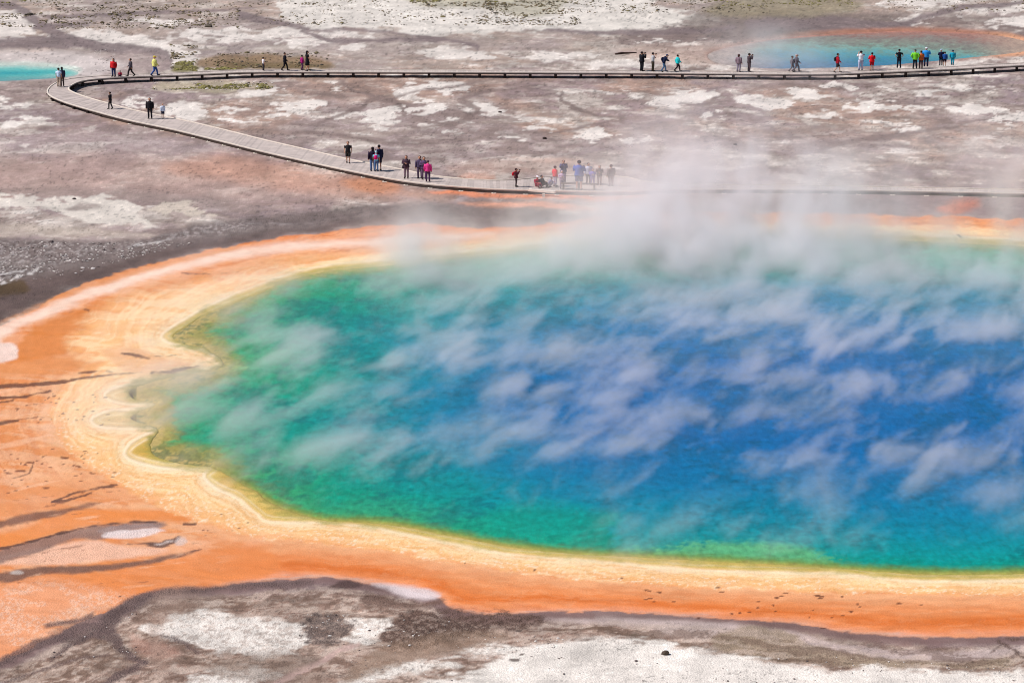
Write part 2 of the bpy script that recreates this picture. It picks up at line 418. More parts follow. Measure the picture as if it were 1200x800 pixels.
zone([(-200, 400), (-160, 300), (0, 284), (100, 285), (172, 283), (232, 264), (300, 262), (280, 272), (200, 282), (100, 302), (0, 330)], (205, 195, 190), 4, 0.42, 1.0, speck)
zone([(-420, 700), (-420, 500), (-120, 370), (0, 334), (60, 322), (120, 312), (200, 290), (300, 274), (440, 258), (560, 262), (600, 268), (440, 266), (300, 284), (200, 306), (60, 352), (0, 385), (-120, 440), (-240, 520), (-330, 640)], (100, 82, 77), 7, 0.85, 0.6)
zone([(-40, 345), (0, 333), (30, 330), (28, 342), (0, 346)], (92, 72, 44), 3, 0.8)
paint(line([(-60, 345), (0, 332), (20, 327), (35, 321), (48, 314)], 1, ws=(3, 3, 2.5, 1.5, 0.8)), (228, 220, 214), 1.0, 1, 0.9, 0.8, sstep(0.35, 0.5, fbm(U / 7, V / 2.5, 42, 3)))
paint(line([(0, 324), (15, 322), (30, 317)], 1, ws=(1.5, 1.5, 0.8)), (215, 207, 202), 1.0, 1, 0.9, 0.8)
paint(line([(150, 290), (180, 285), (208, 279)], 0.8, 0.4), (215, 207, 202), 0.9, 2, 0.8)
paint(line([(255, 263), (262, 262), (380, 263)], 0.6, 0.4), (190, 182, 180), 0.9, 2, 0.4)
# grey plain and orange spots right of the steam, beyond the pool
zone([(900, 250), (900, 228), (1000, 225), (1250, 229), (1450, 235), (1500, 275), (1300, 262), (1100, 256)], (138, 116, 118), 6, 0.8, 0.5)
zone([(1104, 242), (1122, 235), (1140, 234), (1147, 241), (1130, 249), (1116, 255), (1106, 250)], (216, 116, 74), 7, 0.75, warp=1)
zone([(1080, 262), (1102, 258), (1104, 272), (1085, 272)], (212, 118, 84), 5, 0.8, warp=3)
zone([(1160, 270), (1200, 266), (1260, 270), (1200, 284)], (232, 150, 108), 4, 0.8)

# --- the coloured rings
do = sd_orange(U + 8 * nwu + 3 * nfu, V + 4 * nwv + 1.4 * nfv) + 5 * fragp
dc = sd_cream(U + 14 * nwu + 7 * nfu, V + 6 * nwv + 3.5 * nfv)
dr = sd_rim(U + 3 * nwu + 1.5 * nfu, V + 1.6 * nwv + 0.8 * nfv)
ds = sd_shore(U + 3 * nwu + 3 * nfu, V + 2 * nwv + 1.4 * nfv)
low = sstep(600, 660, V)        # the near side of the spring
# dark damp ring outside the orange
blend(sstep(22, 3, do) * low * 0.9, (126, 98, 94), 0.15)
blend(sstep(1.5, -1.5, do), (228, 142, 84), 0.12)
t = np.clip(dc / np.maximum(dc - do, 1e-3), 0, 1)   # 0 at the cream edge, 1 at the outer edge
inO = sstep(1.5, -1.5, do)
def ring(t, m, stops):
    xs = [s[0] for s in stops]
    cc = np.array([albedo(s[1]) for s in stops])
    c = np.stack([np.interp(t, xs, cc[:, k]) for k in range(3)], 1)
    blend(m, c)
nst = fbm(U / 60, V / 5, 21, 4) - 0.5
near = sstep(560, 640, V) * sstep(150, 300, U)
ring(np.clip(t + 0.25 * nst, 0, 1), inO * near * sstep(-1, 1, dc), [(0, (234, 172, 124)), (0.3, (228, 150, 98)), (0.55, (224, 130, 70)), (0.66, (214, 113, 50)), (0.80, (230, 138, 82)), (0.95, (230, 154, 116)), (1.0, (206, 160, 140))])
ring(np.clip(t + 0.4 * nst, 0, 1), inO * (1 - near) * sstep(-1, 1, dc), [(0, (234, 176, 124)), (0.3, (230, 158, 106)), (0.6, (232, 150, 90)), (1.0, (226, 130, 66))])
kdc = fbm(dc / 3.2 + 3 * nwv, (U + 0.6 * V) / 46, 61, 5)
kdc2 = fbm(dc / 1.6, (U + 0.6 * V) / 70, 62, 4)
mO = inO * sstep(-1, 3, dc)
smo = 1 - 0.65 * near
blend(mO * sstep(0.52, 0.66, kdc) * 0.5 * smo, (240, 178, 132))
blend(mO * sstep(0.47, 0.36, kdc) * 0.5 * smo, (206, 116, 60))
blend(mO * sstep(0.58, 0.68, kdc2) * 0.3 * smo, (186, 100, 60))
# left lobe: deep orange tongues, pale bands
st2 = fbm(U / 70 + V / 60, V / 7 - U / 60, 22, 5)
left = sstep(330, 200, U) * inO * sstep(-2, 3, dc)
blend(left * sstep(0.45, 0.6, st2) * 0.6, (222, 138, 80))
blend(left * sstep(0.55, 0.42, st2) * 0.4, (236, 186, 150))
zone([(22, 402), (40, 385), (70, 372), (110, 357), (160, 341), (210, 327), (262, 319), (300, 312), (345, 304), (345, 309), (300, 319), (250, 328), (200, 340), (150, 355), (112, 378), (96, 400), (80, 415), (60, 420), (30, 425), (10, 425)], (214, 128, 62), 4, 0.85, 0.15, warp=2)
zone([(-60, 430), (0, 428), (60, 420), (100, 418), (130, 430), (60, 440), (0, 446), (-60, 450)], (222, 146, 90), 5, 0.7, 0.15)
paint(line([(-80, 425), (-20, 402), (10, 386), (60, 363), (110, 343), (150, 329), (200, 314), (250, 303), (300, 295), (350, 290), (420, 286), (500, 280), (580, 276)], 1, ws=(9, 9, 7, 6, 6, 6, 6, 6, 6, 5, 4, 3, 1)), (244, 212, 190), 5, 1, 1.0, 0.15, 0.85 + 0.5 * (fbm(U / 50 + V / 30, V / 4 - U / 20, 48, 4) - 0.3))
paint(line([(0, 380), (60, 353), (130, 328), (200, 309), (280, 291)], 1, ws=(1, 2, 3, 3, 2)), (222, 150, 98), 3, 2, 0.7)
zone([(-60, 402), (0, 402), (15, 404), (22, 414), (10, 424), (-60, 430)], (240, 214, 200), 2, 0.9, 0.5, warp=2)
zone([(-100, 640), (-100, 590), (0, 580), (60, 560), (120, 560), (170, 590), (110, 590), (50, 604), (0, 614)], (226, 150, 98), 8, 0.6)
zone([(-100, 680), (-100, 620), (0, 625), (60, 607), (120, 597), (200, 600), (230, 612), (190, 612), (120, 615), (60, 628), (0, 643)], (229, 138, 70), 4, 0.8, warp=2)
zone([(-60, 780), (-60, 700), (0, 684), (40, 670), (120, 668), (220, 650), (300, 640), (330, 660), (300, 680), (200, 690), (150, 700), (100, 700), (60, 735), (0, 770)], (226, 136, 76), 6, 0.75)
zone([(-60, 660), (10, 650), (60, 640), (110, 634), (140, 640), (200, 646), (150, 655), (80, 662), (20, 663)], (238, 190, 162), 3, 0.85, 0.6, warp=2)
sp3 = sstep(0.40, 0.60, fbm(U / 2.6, V / 1.4, 43, 4)) * sstep(0.36, 0.52, fbm(U / 26, V / 9, 58, 4))
zone([(-80, 760), (-80, 700), (0, 692), (40, 682), (85, 684), (120, 693), (160, 700), (135, 712), (100, 728), (60, 742), (0, 770)], (238, 198, 172), 10, 0.65, 0.7, 0.35 + 0.65 * sp3)

# cream shelf between cream edge and rim
upsoft = 2.5 + 13 * sstep(460, 420, V) * sstep(420, 300, U)
inC = sstep(upsoft, -upsoft, dc + 6 * fragp)
tc = np.clip(dr / np.maximum(dr - dc, 1e-3), 0, 1)   # 0 at rim, 1 at outer edge
ring(np.clip(tc + 0.5 * nst, 0, 1), inC, [(0, (248, 216, 172)), (0.3, (250, 204, 146)), (0.7, (247, 192, 136)), (1.0, (240, 172, 118))])
kdr = fbm(dr / 2.6 + 4 * nwv, (U + V) / 50, 63, 5)
blend(inC * sstep(0.54, 0.66, kdr) * 0.45, (252, 226, 180))
blend(inC * sstep(0.46, 0.36, kdr) * 0.5, (232, 172, 104))
dots = sstep(0.60, 0.70, fbm(U / 2.6, V / 1.3, 44, 2))
blend(inC * sstep(0, 4, dr) * dots * 0.45 * sstep(460, 520, V), (228, 170, 100), 0.3)
dots2 = sstep(0.62, 0.72, fbm(U / 4, V / 1.6, 45, 3))
blend(inC * sstep(0.2, 0.5, tc) * dots2 * 0.6 * sstep(430, 500, V), (250, 230, 200), 0.3)
st3 = fbm(U / 40 + V / 80, V / 6 - U / 90, 24, 4)
upl = sstep(470, 430, V) * sstep(420, 300, U)
blend(inC * upl * sstep(0.5, 0.62, st3) * 0.6, (246, 216, 170))
blend(inC * upl * sstep(0.48, 0.38, st3) * 0.5, (236, 178, 112))
zone([(130, 425), (120, 412), (140, 408), (180, 414), (215, 425), (230, 433), (190, 437), (150, 438)], (232, 176, 130), 4, 0.7)
# rim: pale line with terraces just inside
blend(sstep(2.4, 0.4, np.abs(dr + 1.0)) * (0.35 + 0.7 * fbm(U / 30, V / 8, 49, 3)) * 0.8, (248, 226, 190), 0.1)
blend(sstep(1.6, 0.4, np.abs(dr - 4 - 5 * nwu)) * 0.3, (246, 226, 188))
inR = sstep(1.0, -1.0, dr)
blend(inR * sstep(330, 260, U) * sstep(0.5, 2.5, -dr) * sstep(8, 3, -dr) * 0.5, (226, 196, 130))
terr = sstep(0.45, 1.0, np.sin(dr * 1.15 + 5 * nwu + 9 * fragp))
lsid = sstep(420, 250, U)
blend(sstep(26, 4, np.abs(dr - 6)) * lsid * terr * 0.32, (250, 226, 180))
cove = sstep(300, 250, U)
up2 = sstep(508, 494, V) * cove
blend(sstep(-0.5, -6, dr) * (0.95 - 0.5 * cove), (214, 178, 92), 0.2)
blend(sstep(-3.5, -5.0, dr) * up2 * 0.75, (222, 188, 128), 0.2)
blend(sstep(-7, -11, dr) * up2 * 0.7, (204, 168, 96), 0.2)
blend(sstep(-7, -11, dr) * cove * (1 - up2) * 0.9, (204, 164, 74), 0.2)
blend(sstep(-12, -20, dr) * cove * (1 - up2) * 0.8, (182, 144, 48), 0.2)
blend(sstep(2.6, 0.8, np.abs(dr + 1.0)) * cove * 0.6, (250, 228, 196))
blend(sstep(1.6, 0.5, np.abs(dr + 3.6)) * cove * 0.5, (208, 184, 150))
blend(sstep(-6, -16, dr) * sstep(0.55, 0.4, fragp + 0.5) * 0.5, (184, 160, 80), 0.2)
blend(sstep(-2.5, -4.5, dr) * sstep(0.5, 0.62, fine) * 0.35, (224, 200, 120))
blend(sstep(-2.5, -6, dr) * sstep(506, 480, V) * sstep(300, 150, U) * 0.55, (236, 204, 146))
blend(inR * sstep(1.4, 0.4, np.abs(dr + 7 + 3 * nwu)) * 0.35, (238, 226, 196))
blend(sstep(13, -2, ds + 14 * fragp) * 0.75, (168, 158, 80), 0.2)
blend(sstep(10, 2, ds + 16 * fragp) * lsid * sstep(0.02, 0.12, frag) * 0.5, (120, 124, 66), 0.2)

# dark cracks and tongues on the orange
DK = (98, 66, 56)
for pts, w in (([(-60, 460), (0, 455), (40, 452), (70, 449), (100, 444), (130, 440), (166, 437)], (3, 2.6, 2.2, 2.2, 1.5, 1.2, .6)), ([(92, 438), (110, 436), (132, 437)], (0.6, .9, .5)),
               ([(178, 438), (200, 436), (218, 433), (238, 429)], (1, 2, 1.6, .4)), ([(142, 415), (158, 417), (176, 421)], (1, 2, .8)), ([(165, 420), (185, 418), (206, 417)], (.6, .5, .3)),
               ([(-60, 472), (0, 468), (30, 465), (58, 459)], (2, 1.8, 1.6, .8)), ([(-30, 476), (0, 473), (14, 470)], (1, .9, .5)), ([(-30, 500), (0, 497), (22, 493)], (2.5, 2, 1.2)),
               ([(60, 590), (72, 585), (90, 578), (110, 574), (136, 569)], (.8, 1.3, .8, 1.2, 1.0)), ([(60, 590), (84, 586), (107, 578)], (.8, 1.2, .9)), ([(15, 562), (35, 555), (40, 542)], (.6, .8, .4)),
               ([(70, 537), (78, 538)], (1, .8)), ([(217, 615), (231, 615)], (1, .8)), ([(218, 649), (236, 645)], (1.2, .5)),
               ([(30, 415), (60, 405), (85, 362)], (0, 0.01, 0.01)), ([(98, 363), (104, 364)], (.9, .7)), ([(80, 367), (85, 366)], (.7, .6)), ([(212, 321), (235, 322), (280, 320)], (.4, .8, .4))):
    if w[0] == 0: continue
    paint(line(pts, 1, ws=w, step=1.0), DK, 0.8, 2, 0.85, 0.6)
zone([(-60, 632), (0, 612), (30, 604), (70, 598), (116, 589), (114, 592), (70, 605), (30, 613), (0, 621), (-60, 645)], (128, 90, 74), 2.0, 0.9, 0.5, warp=2)
zone([(-60, 668), (0, 646), (40, 634), (90, 621), (130, 615), (190, 612), (192, 618), (160, 622), (122, 632), (88, 633), (50, 646), (0, 662), (-60, 690)], (140, 112, 102), 2.2, 0.88, 0.5, warp=2)
paint(line([(-60, 652), (0, 644), (40, 634), (90, 621), (130, 614.5), (190, 612)], 1, ws=(1.5, 1.5, 1.3, 1.2, 1.2, .8)), (92, 66, 58), 0.8, 2, 0.9)
zone([(112, 622), (150, 615), (192, 616), (190, 619), (165, 624), (130, 628)], (160, 140, 136), 1.5, 0.6, 0.6, warp=2)
zone([(118, 628), (140, 623), (192, 620), (188, 625), (160, 631), (135, 632)], (232, 214, 208), 1.5, 0.9, 0.6, warp=2)
zone([(150, 638), (178, 637), (198, 633), (211, 629), (210, 634), (198, 641), (186, 643), (170, 640)], (100, 76, 70), 1.2, 0.9, 0.8, warp=2)
zone([(180, 638), (196, 635), (206, 633), (198, 638), (188, 640)], (205, 186, 176), 1.0, 0.8, 0.8, warp=2)
zone([(206, 640), (208, 631), (218, 631), (220, 637), (212, 641)], (214, 196, 188), 2.0, 0.7, 0.5, warp=2)
zone([(-60, 690), (-60, 672), (0, 672), (30, 667), (75, 664), (130, 663), (180, 655), (236, 644), (200, 656), (150, 666), (100, 672), (50, 674), (20, 682), (-10, 684)], (118, 88, 76), 2.0, 0.9, 0.5, warp=2)
paint(line([(0, 656), (30, 654), (60, 646), (100, 640)], .6, .5), (140, 95, 75), 1, 2, 0.7)
zone([(9, 673), (14, 670.5), (25, 670), (29, 673), (20, 675.5)], (214, 200, 190), 1.2, 0.7, 0.5, warp=2)
vv1 = ridge(U / 60 + V / 40 + 1.5 * nwu, V / 8 + U / 75, 65, 4)
vmask = sstep(300, 180, U) * sstep(440, 470, V) * sstep(700, 680, V) * inO * sstep(2, 8, dc) * sstep(0.42, 0.55, fbm(U / 60, V / 25, 66, 3))
blend(vmask * sstep(0.86, 0.93, vv1) * 0.6, (140, 84, 60), 0.5)
vv2 = ridge(U / 90 + V / 60, V / 12 + U / 100, 67, 4)
blend(vmask * sstep(0.78, 0.9, vv2) * 0.5, (244, 196, 160), 0.3)
rs = np.random.RandomState(5)
def dotsat(lst, c, op=0.85):
    for (u, v, a, b) in lst:
        m = (np.abs(U - u) < a * 3) & (np.abs(V - v) < b * 4)
        idx = np.nonzero(m)[0]
        d = ((Us[idx] - u) / a) ** 2 + ((Vs[idx] - v) / b) ** 2
        k = sstep(1.5, 0.5, d)[:, None] * op
        COL[idx] = COL[idx] * (1 - k) + albedo(c) * k
dotsat([(758, 693, 2, 1), (762, 694, 2, .8), (760, 702, 2.5, 1), (772, 695, 3, 1.2), (757, 703, 2, 1), (765, 706, 2, .9), (728, 678, 2, 1), (789, 706, 2, .8),
        (845, 695, 3, .8), (842, 689, 4, .6), (890, 706, 2, .9), (888, 713, 2, .9), (880, 718, 1.5, .7), (869, 719, 2.5, 1), (859, 720, 2.5, .9), (820, 725, 2, .8),
        (911, 702, 3, 1.2), (917, 700, 2.5, 1), (907, 710, 1.5, 1), (920, 696, 4, .6), (910, 717, 1.5, .6), (958, 699, 3, 1.6), (963, 700, 3, 1.2), (960, 702, 2, 1), (987, 700, 1.5, .8),
        (1003, 709, 2, .9), (1007, 712, 1.5, .8), (996, 718, 3, 1), (987, 722, 2, .7), (975, 724, 2, .7), (948, 724, 1.5, .9), (952, 716, 2, .6), (1053, 708, 4.5, .9), (1081, 709.5, 2.4, 1), (966, 737, 3, .6),
        (546, 661, 1.4, .8), (626, 669, 1.4, .8), (141, 700, 1.5, 1), (700, 690, 1.5, .7)], (92, 50, 34))
dotsat([(rs.uniform(20, 130), rs.uniform(462, 500), rs.uniform(.8, 2.4), rs.uniform(.4, .8)) for _ in range(34)] +
       [(rs.uniform(0, 160), rs.uniform(520, 580), rs.uniform(.8, 3), rs.uniform(.4, .8)) for _ in range(30)] +
       [(rs.uniform(45, 120), 527 + rs.uniform(0, 20), rs.uniform(.8, 2), rs.uniform(.4, .8)) for _ in range(16)] +
       [(rs.uniform(220, 300), rs.uniform(600, 630), rs.uniform(.8, 2), rs.uniform(.4, .7)) for _ in range(10)] +
       [(35, 543, 5, 1.2), (30, 546, 3, 1), (25, 553, 7, 1), (10, 555, 5, .8), (74, 538, 5, 1), (92, 547, 2.5, .9), (106, 555, 2, .9), (63, 465, 2.5, .9), (53, 573, 4, .8)], (116, 68, 50), 0.8)

# --- near bank below the orange
bank = sstep(-1, 4, do) * sstep(640, 690, V)
bn = fbm(U / 70, V / 16, 31, 5)
bn2 = fbm(U / 22, V / 7, 32, 5)
low2 = bank * sstep(8, 16, do)
blend(bank * sstep(10, 24, do), (178, 148, 132), 0.35)
blend(low2 * sstep(0.5, 0.62, bn) * 0.7, (148, 122, 104))
blend(low2 * sstep(0.50, 0.58, bn2) * 0.6, (198, 176, 160))
blend(low2 * sstep(0.48, 0.40, bn2) * 0.6, (130, 106, 92))
bn3 = fbm(U / 9 + V / 9, V / 3, 33, 4)
blend(low2 * sstep(0.55, 0.64, bn3) * 0.5, (206, 188, 174))
blend(low2 * sstep(0.43, 0.36, bn3) * 0.5, (108, 86, 74))
zone([(640, 726), (760, 727), (860, 732), (930, 742), (990, 756), (1080, 764), (1160, 762), (1230, 755), (1230, 762), (1130, 776), (1040, 774), (960, 766), (890, 748), (800, 738), (700, 733)], (196, 176, 170), 3, 0.8, 0.2, warp=2)
zone([(760, 738), (800, 732), (850, 736), (830, 750), (790, 748)], (198, 178, 168), 5, 0.7, 0.3)
zone([(830, 752), (860, 740), (880, 735), (920, 742), (960, 760), (1040, 773), (1130, 777), (1180, 772), (1180, 786), (1100, 784), (1000, 783), (920, 776), (860, 770)], (162, 142, 120), 3, 0.85, 0.5)
paint(line([(640, 740), (700, 738), (740, 745), (770, 750), (830, 762), (900, 772), (980, 778)], 1, ws=(1, 1.5, 2, 2, 1.5, 1.2, 1)), (108, 86, 70), 1.5, 1, 0.8)
paint(line([(900, 748), (950, 758), (1000, 768), (1060, 775), (1180, 776)], 1, ws=(1, 1.5, 1.5, 1, 1)), (128, 108, 90), 1.5, 2, 0.7)
kdo = fbm(do / 3.5 + 3 * nwv, U / 90, 64, 5)
blend(low2 * sstep(0.53, 0.64, kdo) * 0.5, (200, 178, 162))
blend(low2 * sstep(0.47, 0.37, kdo) * 0.55, (122, 98, 84))
WH = (232, 223, 212)
sp4 = 0.55 + 0.45 * sstep(0.36, 0.5, fbm(U / 5, V / 2.2, 46, 4))
for pts in ([(170, 738), (190, 728), (215, 720), (260, 717), (300, 724), (345, 728), (354, 742), (360, 758), (335, 768), (300, 772), (268, 765), (225, 758), (195, 750)],
            [(402, 752), (412, 740), (404, 724), (420, 723), (462, 729), (456, 739), (440, 752), (415, 757)],
            [(420, 900), (480, 812), (520, 797), (560, 786), (594, 770), (590, 764), (640, 754), (690, 748), (735, 748), (785, 754), (786, 761), (830, 765), (870, 770), (900, 775), (950, 781), (985, 786), (1030, 783), (1100, 787), (1170, 789), (1200, 784), (1450, 770), (1500, 1000), (400, 1000)],
            [(535, 768), (550, 760), (580, 757), (600, 763), (575, 772), (550, 771)], [(210, 812), (240, 790), (290, 782), (330, 790), (300, 800), (280, 830)],
            [(400, 800), (440, 784), (500, 775), (540, 778), (500, 790), (450, 800), (420, 812)]):
    zone(pts, WH, 4.2, 0.95, 0.45, sp4 if pts[0][0] != 420 else None, warp=3)
zone([(436, 685), (470, 687), (500, 691), (517, 700), (502, 704), (474, 701), (452, 692)], (216, 200, 198), 3, 0.9, 0.2, warp=2)
dspk = 0.5 + 0.5 * sstep(0.60, 0.45, fbm(U / 5, V / 2, 47, 4))
zone([(444, 752), (468, 726), (500, 716), (560, 717), (620, 722), (640, 730), (600, 738), (570, 746), (520, 755), (480, 762)], (100, 78, 68), 4, 0.95, 1.0, dspk, warp=3)
zone([(348, 730), (375, 719), (412, 727), (412, 738), (402, 752), (382, 760), (352, 755), (352, 742)], (112, 97, 90), 3, 0.9, 1.0, dspk, warp=3)
zone([(420, 706), (440, 698), (480, 708), (520, 702), (500, 712), (460, 714)], (112, 86, 74), 2.5, 0.85, 0.6)
zone([(385, 690), (400, 682), (425, 683), (424, 688), (400, 692)], (84, 64, 60), 2, 0.8, 0.5)
zone([(430, 768), (470, 752), (540, 742), (600, 745), (560, 760), (500, 772), (440, 790), (400, 800)], (150, 124, 104), 5, 0.7)
paint(line([(316, 806), (345, 790), (375, 776), (400, 762), (420, 756)], 1, ws=(4, 4, 4, 3, 2)), (196, 166, 156), 2, 2, 0.85, 0.1)
# dark creek on the left
for pts, w in (([(-60, 800), (0, 778), (40, 758), (80, 744), (118, 738), (134, 724), (150, 710), (180, 697), (220, 692), (300, 688), (360, 684)], (8, 6, 6, 7, 9, 8, 7, 5, 4, 3, 3)),
               ([(118, 738), (132, 750), (146, 764), (160, 774), (172, 779)], (9, 7, 5, 4, 2)), ([(172, 779), (158, 786), (140, 794), (120, 806)], (2, 4, 5, 4)),
               ([(110, 745), (85, 755), (65, 770), (60, 775)], (3, 3, 2, 1)), ([(-20, 810), (40, 790), (90, 774), (130, 768)], (1.2, 1.5, 1.2, .6)), ([(190, 745), (210, 752), (225, 762), (232, 765)], (1, 2, 2, 1.5)),
               ([(55, 735), (90, 730), (110, 722)], (2, 4, 3))):
    paint(line(pts, 1, ws=w), (112, 92, 88), 3.0, 1, 0.85, 1.0)
zone([(150, 745), (170, 752), (200, 758), (210, 770), (180, 772), (160, 762)], (190, 146, 128), 5, 0.6)
zone([(180, 790), (180, 700), (230, 695), (240, 705), (205, 720), (190, 740), (200, 790)], (170, 142, 126), 6, 0.5)
zone([(240, 785), (300, 766), (370, 770), (360, 784), (300, 800)], (138, 118, 104), 5, 0.6)
for pts, w in (([(1170, 750), (1180, 757), (1190, 765), (1200, 772), (1230, 780)], (1.5, 2, 1.5, 1.5, 1)), ([(1178, 748), (1195, 750), (1230, 745)], (1, 1.5, 1)), ([(1160, 765), (1178, 755)], (1, .8)), ([(1185, 770), (1200, 766)], (1, 1))):
    paint(line(pts, 1, ws=w), (105, 82, 72), 1.5, 1, 0.8, 1.0)
dotsat([(779.5, 766, 3.5, 1.4), (607, 740, 4, 1.5), (604, 775, 6, 2), (612, 768, 3, 1)], (96, 80, 72))
# beyond the traced plan fall back to the plain
fade = sstep(0, 1, np.where(core, 0.0, 1.0))

# fine colour variation
spk = fbm(U / 3.4, V / 1.3, 55, 3)
spm = fbm(U / 60, V / 16, 56, 3)
COL *= (1 - 0.38 * (sstep(0.66, 0.74, spk) * sstep(0.4, 0.55, spm) * sstep(4, 14, do)))[:, None]
COL *= (1 + 0.22 * (sstep(0.64, 0.72, fbm(U / 4, V / 1.4, 57, 3)) * sstep(0.55, 0.4, spm) * sstep(4, 14, do)))[:, None]
g = fbm(X / 0.35, Y / 0.8, 51, 3) - 0.5
g2 = fbm(X / 1.6, Y / 4, 52, 4) - 0.5
plain = sstep(-4, 6, do)
cont = np.sin(2 * np.pi * 7 * fbm(X / 11 + 0.4 * n1, Y / 17, 53, 4) + 3 * frag)
flow = np.sin(2 * np.pi * 5 * fbm(U / 170 + V / 200, V / 26 - U / 300, 54, 4))
lowm = sstep(650, 700, V)
COL *= (1 + (0.05 + 0.26 * RG) * g * (1.5 - 0.9 * sstep(500, 650, V)) + (0.07 + 0.30 * plain) * g2 + 0.07 * plain * cont + 0.04 * flow * (0.4 + lowm))[:, None]
COL *= (1 - 0.10 * plain * sstep(0.75, 0.35, COL[:, 0]))[:, None]
COL = np.clip(COL, 0.004, 0.86)

# relief: shallow basins under the water, low bumps elsewhere
def basin(sd, uu, vv, depth, soft):
    d = sd(uu, vv)
    return np.where(d < 0, -depth * sstep(0, -soft, d), 0)
ws0 = sd_shore(Us, Vs)
Z = 0.05 * (fbm(X / 3, Y / 5, 61, 4) - 0.5) * sstep(0, 30, do) + 0.10 * RG * (fbm(X / 0.7, Y / 1.2, 62, 3) - 0.5) * sstep(0, 8, dr)
Z += 0.02 + 0.03 * sstep(0, 14, dr)
far_d = np.hypot(X, Y)
Z = np.where(core, Z, 0.05)
allw = np.minimum(np.where(core, ws0, 99), np.minimum(sd_lpool(U, V), sd_rpool(U, V)))
Z = np.where(allw < 2, Z * sstep(-1.0, 2, allw) - 0.25 * sstep(1, -4, allw), Z)

def grid_mesh(name, XYZ, nr, nc, colors, rgs=None, keep=None, mat=None):
    idx = np.arange(nr * nc).reshape(nr, nc)
    a = idx[:-1, :-1].ravel(); b = idx[:-1, 1:].ravel(); c = idx[1:, 1:].ravel(); d = idx[1:, :-1].ravel()
    q = np.stack([a, b, c, d], 1)
    if keep is not None:
        q = q[keep[q].any(1)]
        used = np.unique(q)
        remap = np.full(nr * nc, -1); remap[used] = np.arange(used.size)
        q = remap[q]; XYZ = XYZ[used]; colors = colors[used]
        if rgs is not None: rgs = rgs[used]
    me = bpy.data.meshes.new(name)
    me.vertices.add(len(XYZ)); me.vertices.foreach_set('co', XYZ.astype(np.float32).ravel())
    me.loops.add(q.size); me.loops.foreach_set('vertex_index', q.astype(np.int32).ravel())
    me.polygons.add(len(q))
    me.polygons.foreach_set('loop_start', np.arange(0, q.size, 4, dtype=np.int32))
    me.polygons.foreach_set('use_smooth', np.ones(len(q), bool))
    me.update(calc_edges=True)
    at = me.color_attributes.new('tint', 'FLOAT_COLOR', 'POINT')
    at.data.foreach_set('color', np.concatenate([colors, np.ones((len(colors), 1))], 1).astype(np.float32).ravel())
    if rgs is not None:
        r = me.attributes.new('gravel', 'FLOAT', 'POINT')
        r.data.foreach_set('value', rgs.astype(np.float32))
    ob = bpy.data.objects.new(name, me)
    C.objects.link(ob)
    if mat: me.materials.append(mat)
    return ob

# ------------------------------------------------------------------ materials
def new_mat(name):
    m = bpy.data.materials.new(name); m.use_nodes = True
    return m, m.node_tree, m.node_tree.nodes['Principled BSDF']

def N(nt, t, **kw):
    n = nt.nodes.new(t)
    for k, v in kw.items():
        setattr(n, k, v)
    return n

def math_node(nt, op, a, b=None, c=None, clamp=False):
    n = N(nt, 'ShaderNodeMath', operation=op, use_clamp=clamp)
    for i, x in enumerate((a, b, c)):
        if x is None: continue
        if isinstance(x, (int, float)): n.inputs[i].default_value = x
        else: nt.links.new(x, n.inputs[i])
    return n.outputs[0]

def ground_material():
    m, nt, bs = new_mat('mineral_ground')
    L = nt.links.new
    at = N(nt, 'ShaderNodeAttribute', attribute_name='tint')
    gr = N(nt, 'ShaderNodeAttribute', attribute_name='gravel')
    tc = N(nt, 'ShaderNodeTexCoord')
    mp = N(nt, 'ShaderNodeMapping'); mp.inputs['Scale'].default_value = (0.8, 0.5, 1)
    L(tc.outputs['Object'], mp.inputs['Vector'])
    n1 = N(nt, 'ShaderNodeTexNoise'); n1.inputs['Scale'].default_value = 3.2; n1.inputs['Detail'].default_value = 6; n1.inputs['Roughness'].default_value = 0.68
    n2 = N(nt, 'ShaderNodeTexNoise'); n2.inputs['Scale'].default_value = 19.0; n2.inputs['Detail'].default_value = 3
    L(mp.outputs[0], n1.inputs['Vector']); L(mp.outputs[0], n2.inputs['Vector'])
    a = math_node(nt, 'SUBTRACT', n1.outputs['Fac'], 0.5)
    b = math_node(nt, 'SUBTRACT', n2.outputs['Fac'], 0.5)
    amp = math_node(nt, 'MULTIPLY_ADD', gr.outputs['Fac'], 0.7, 0.32)
    s = math_node(nt, 'ADD', math_node(nt, 'MULTIPLY', a, 0.62), math_node(nt, 'MULTIPLY', b, 1.0))
    k = math_node(nt, 'MULTIPLY_ADD', s, amp, 1.0)
    vm = N(nt, 'ShaderNodeVectorMath', operation='SCALE')
    L(at.outputs['Color'], vm.inputs[0]); L(k, vm.inputs['Scale'])
    L(vm.outputs[0], bs.inputs['Base Color'])
    bs.inputs['Roughness'].default_value = 0.85
    bs.inputs['Specular IOR Level'].default_value = 0.15
    bp = N(nt, 'ShaderNodeBump'); bp.inputs['Distance'].default_value = 0.12
    L(math_node(nt, 'MULTIPLY_ADD', gr.outputs['Fac'], 0.6, 0.1), bp.inputs['Strength'])
    L(s, bp.inputs['Height']); L(bp.outputs[0], bs.inputs['Normal'])
    return m

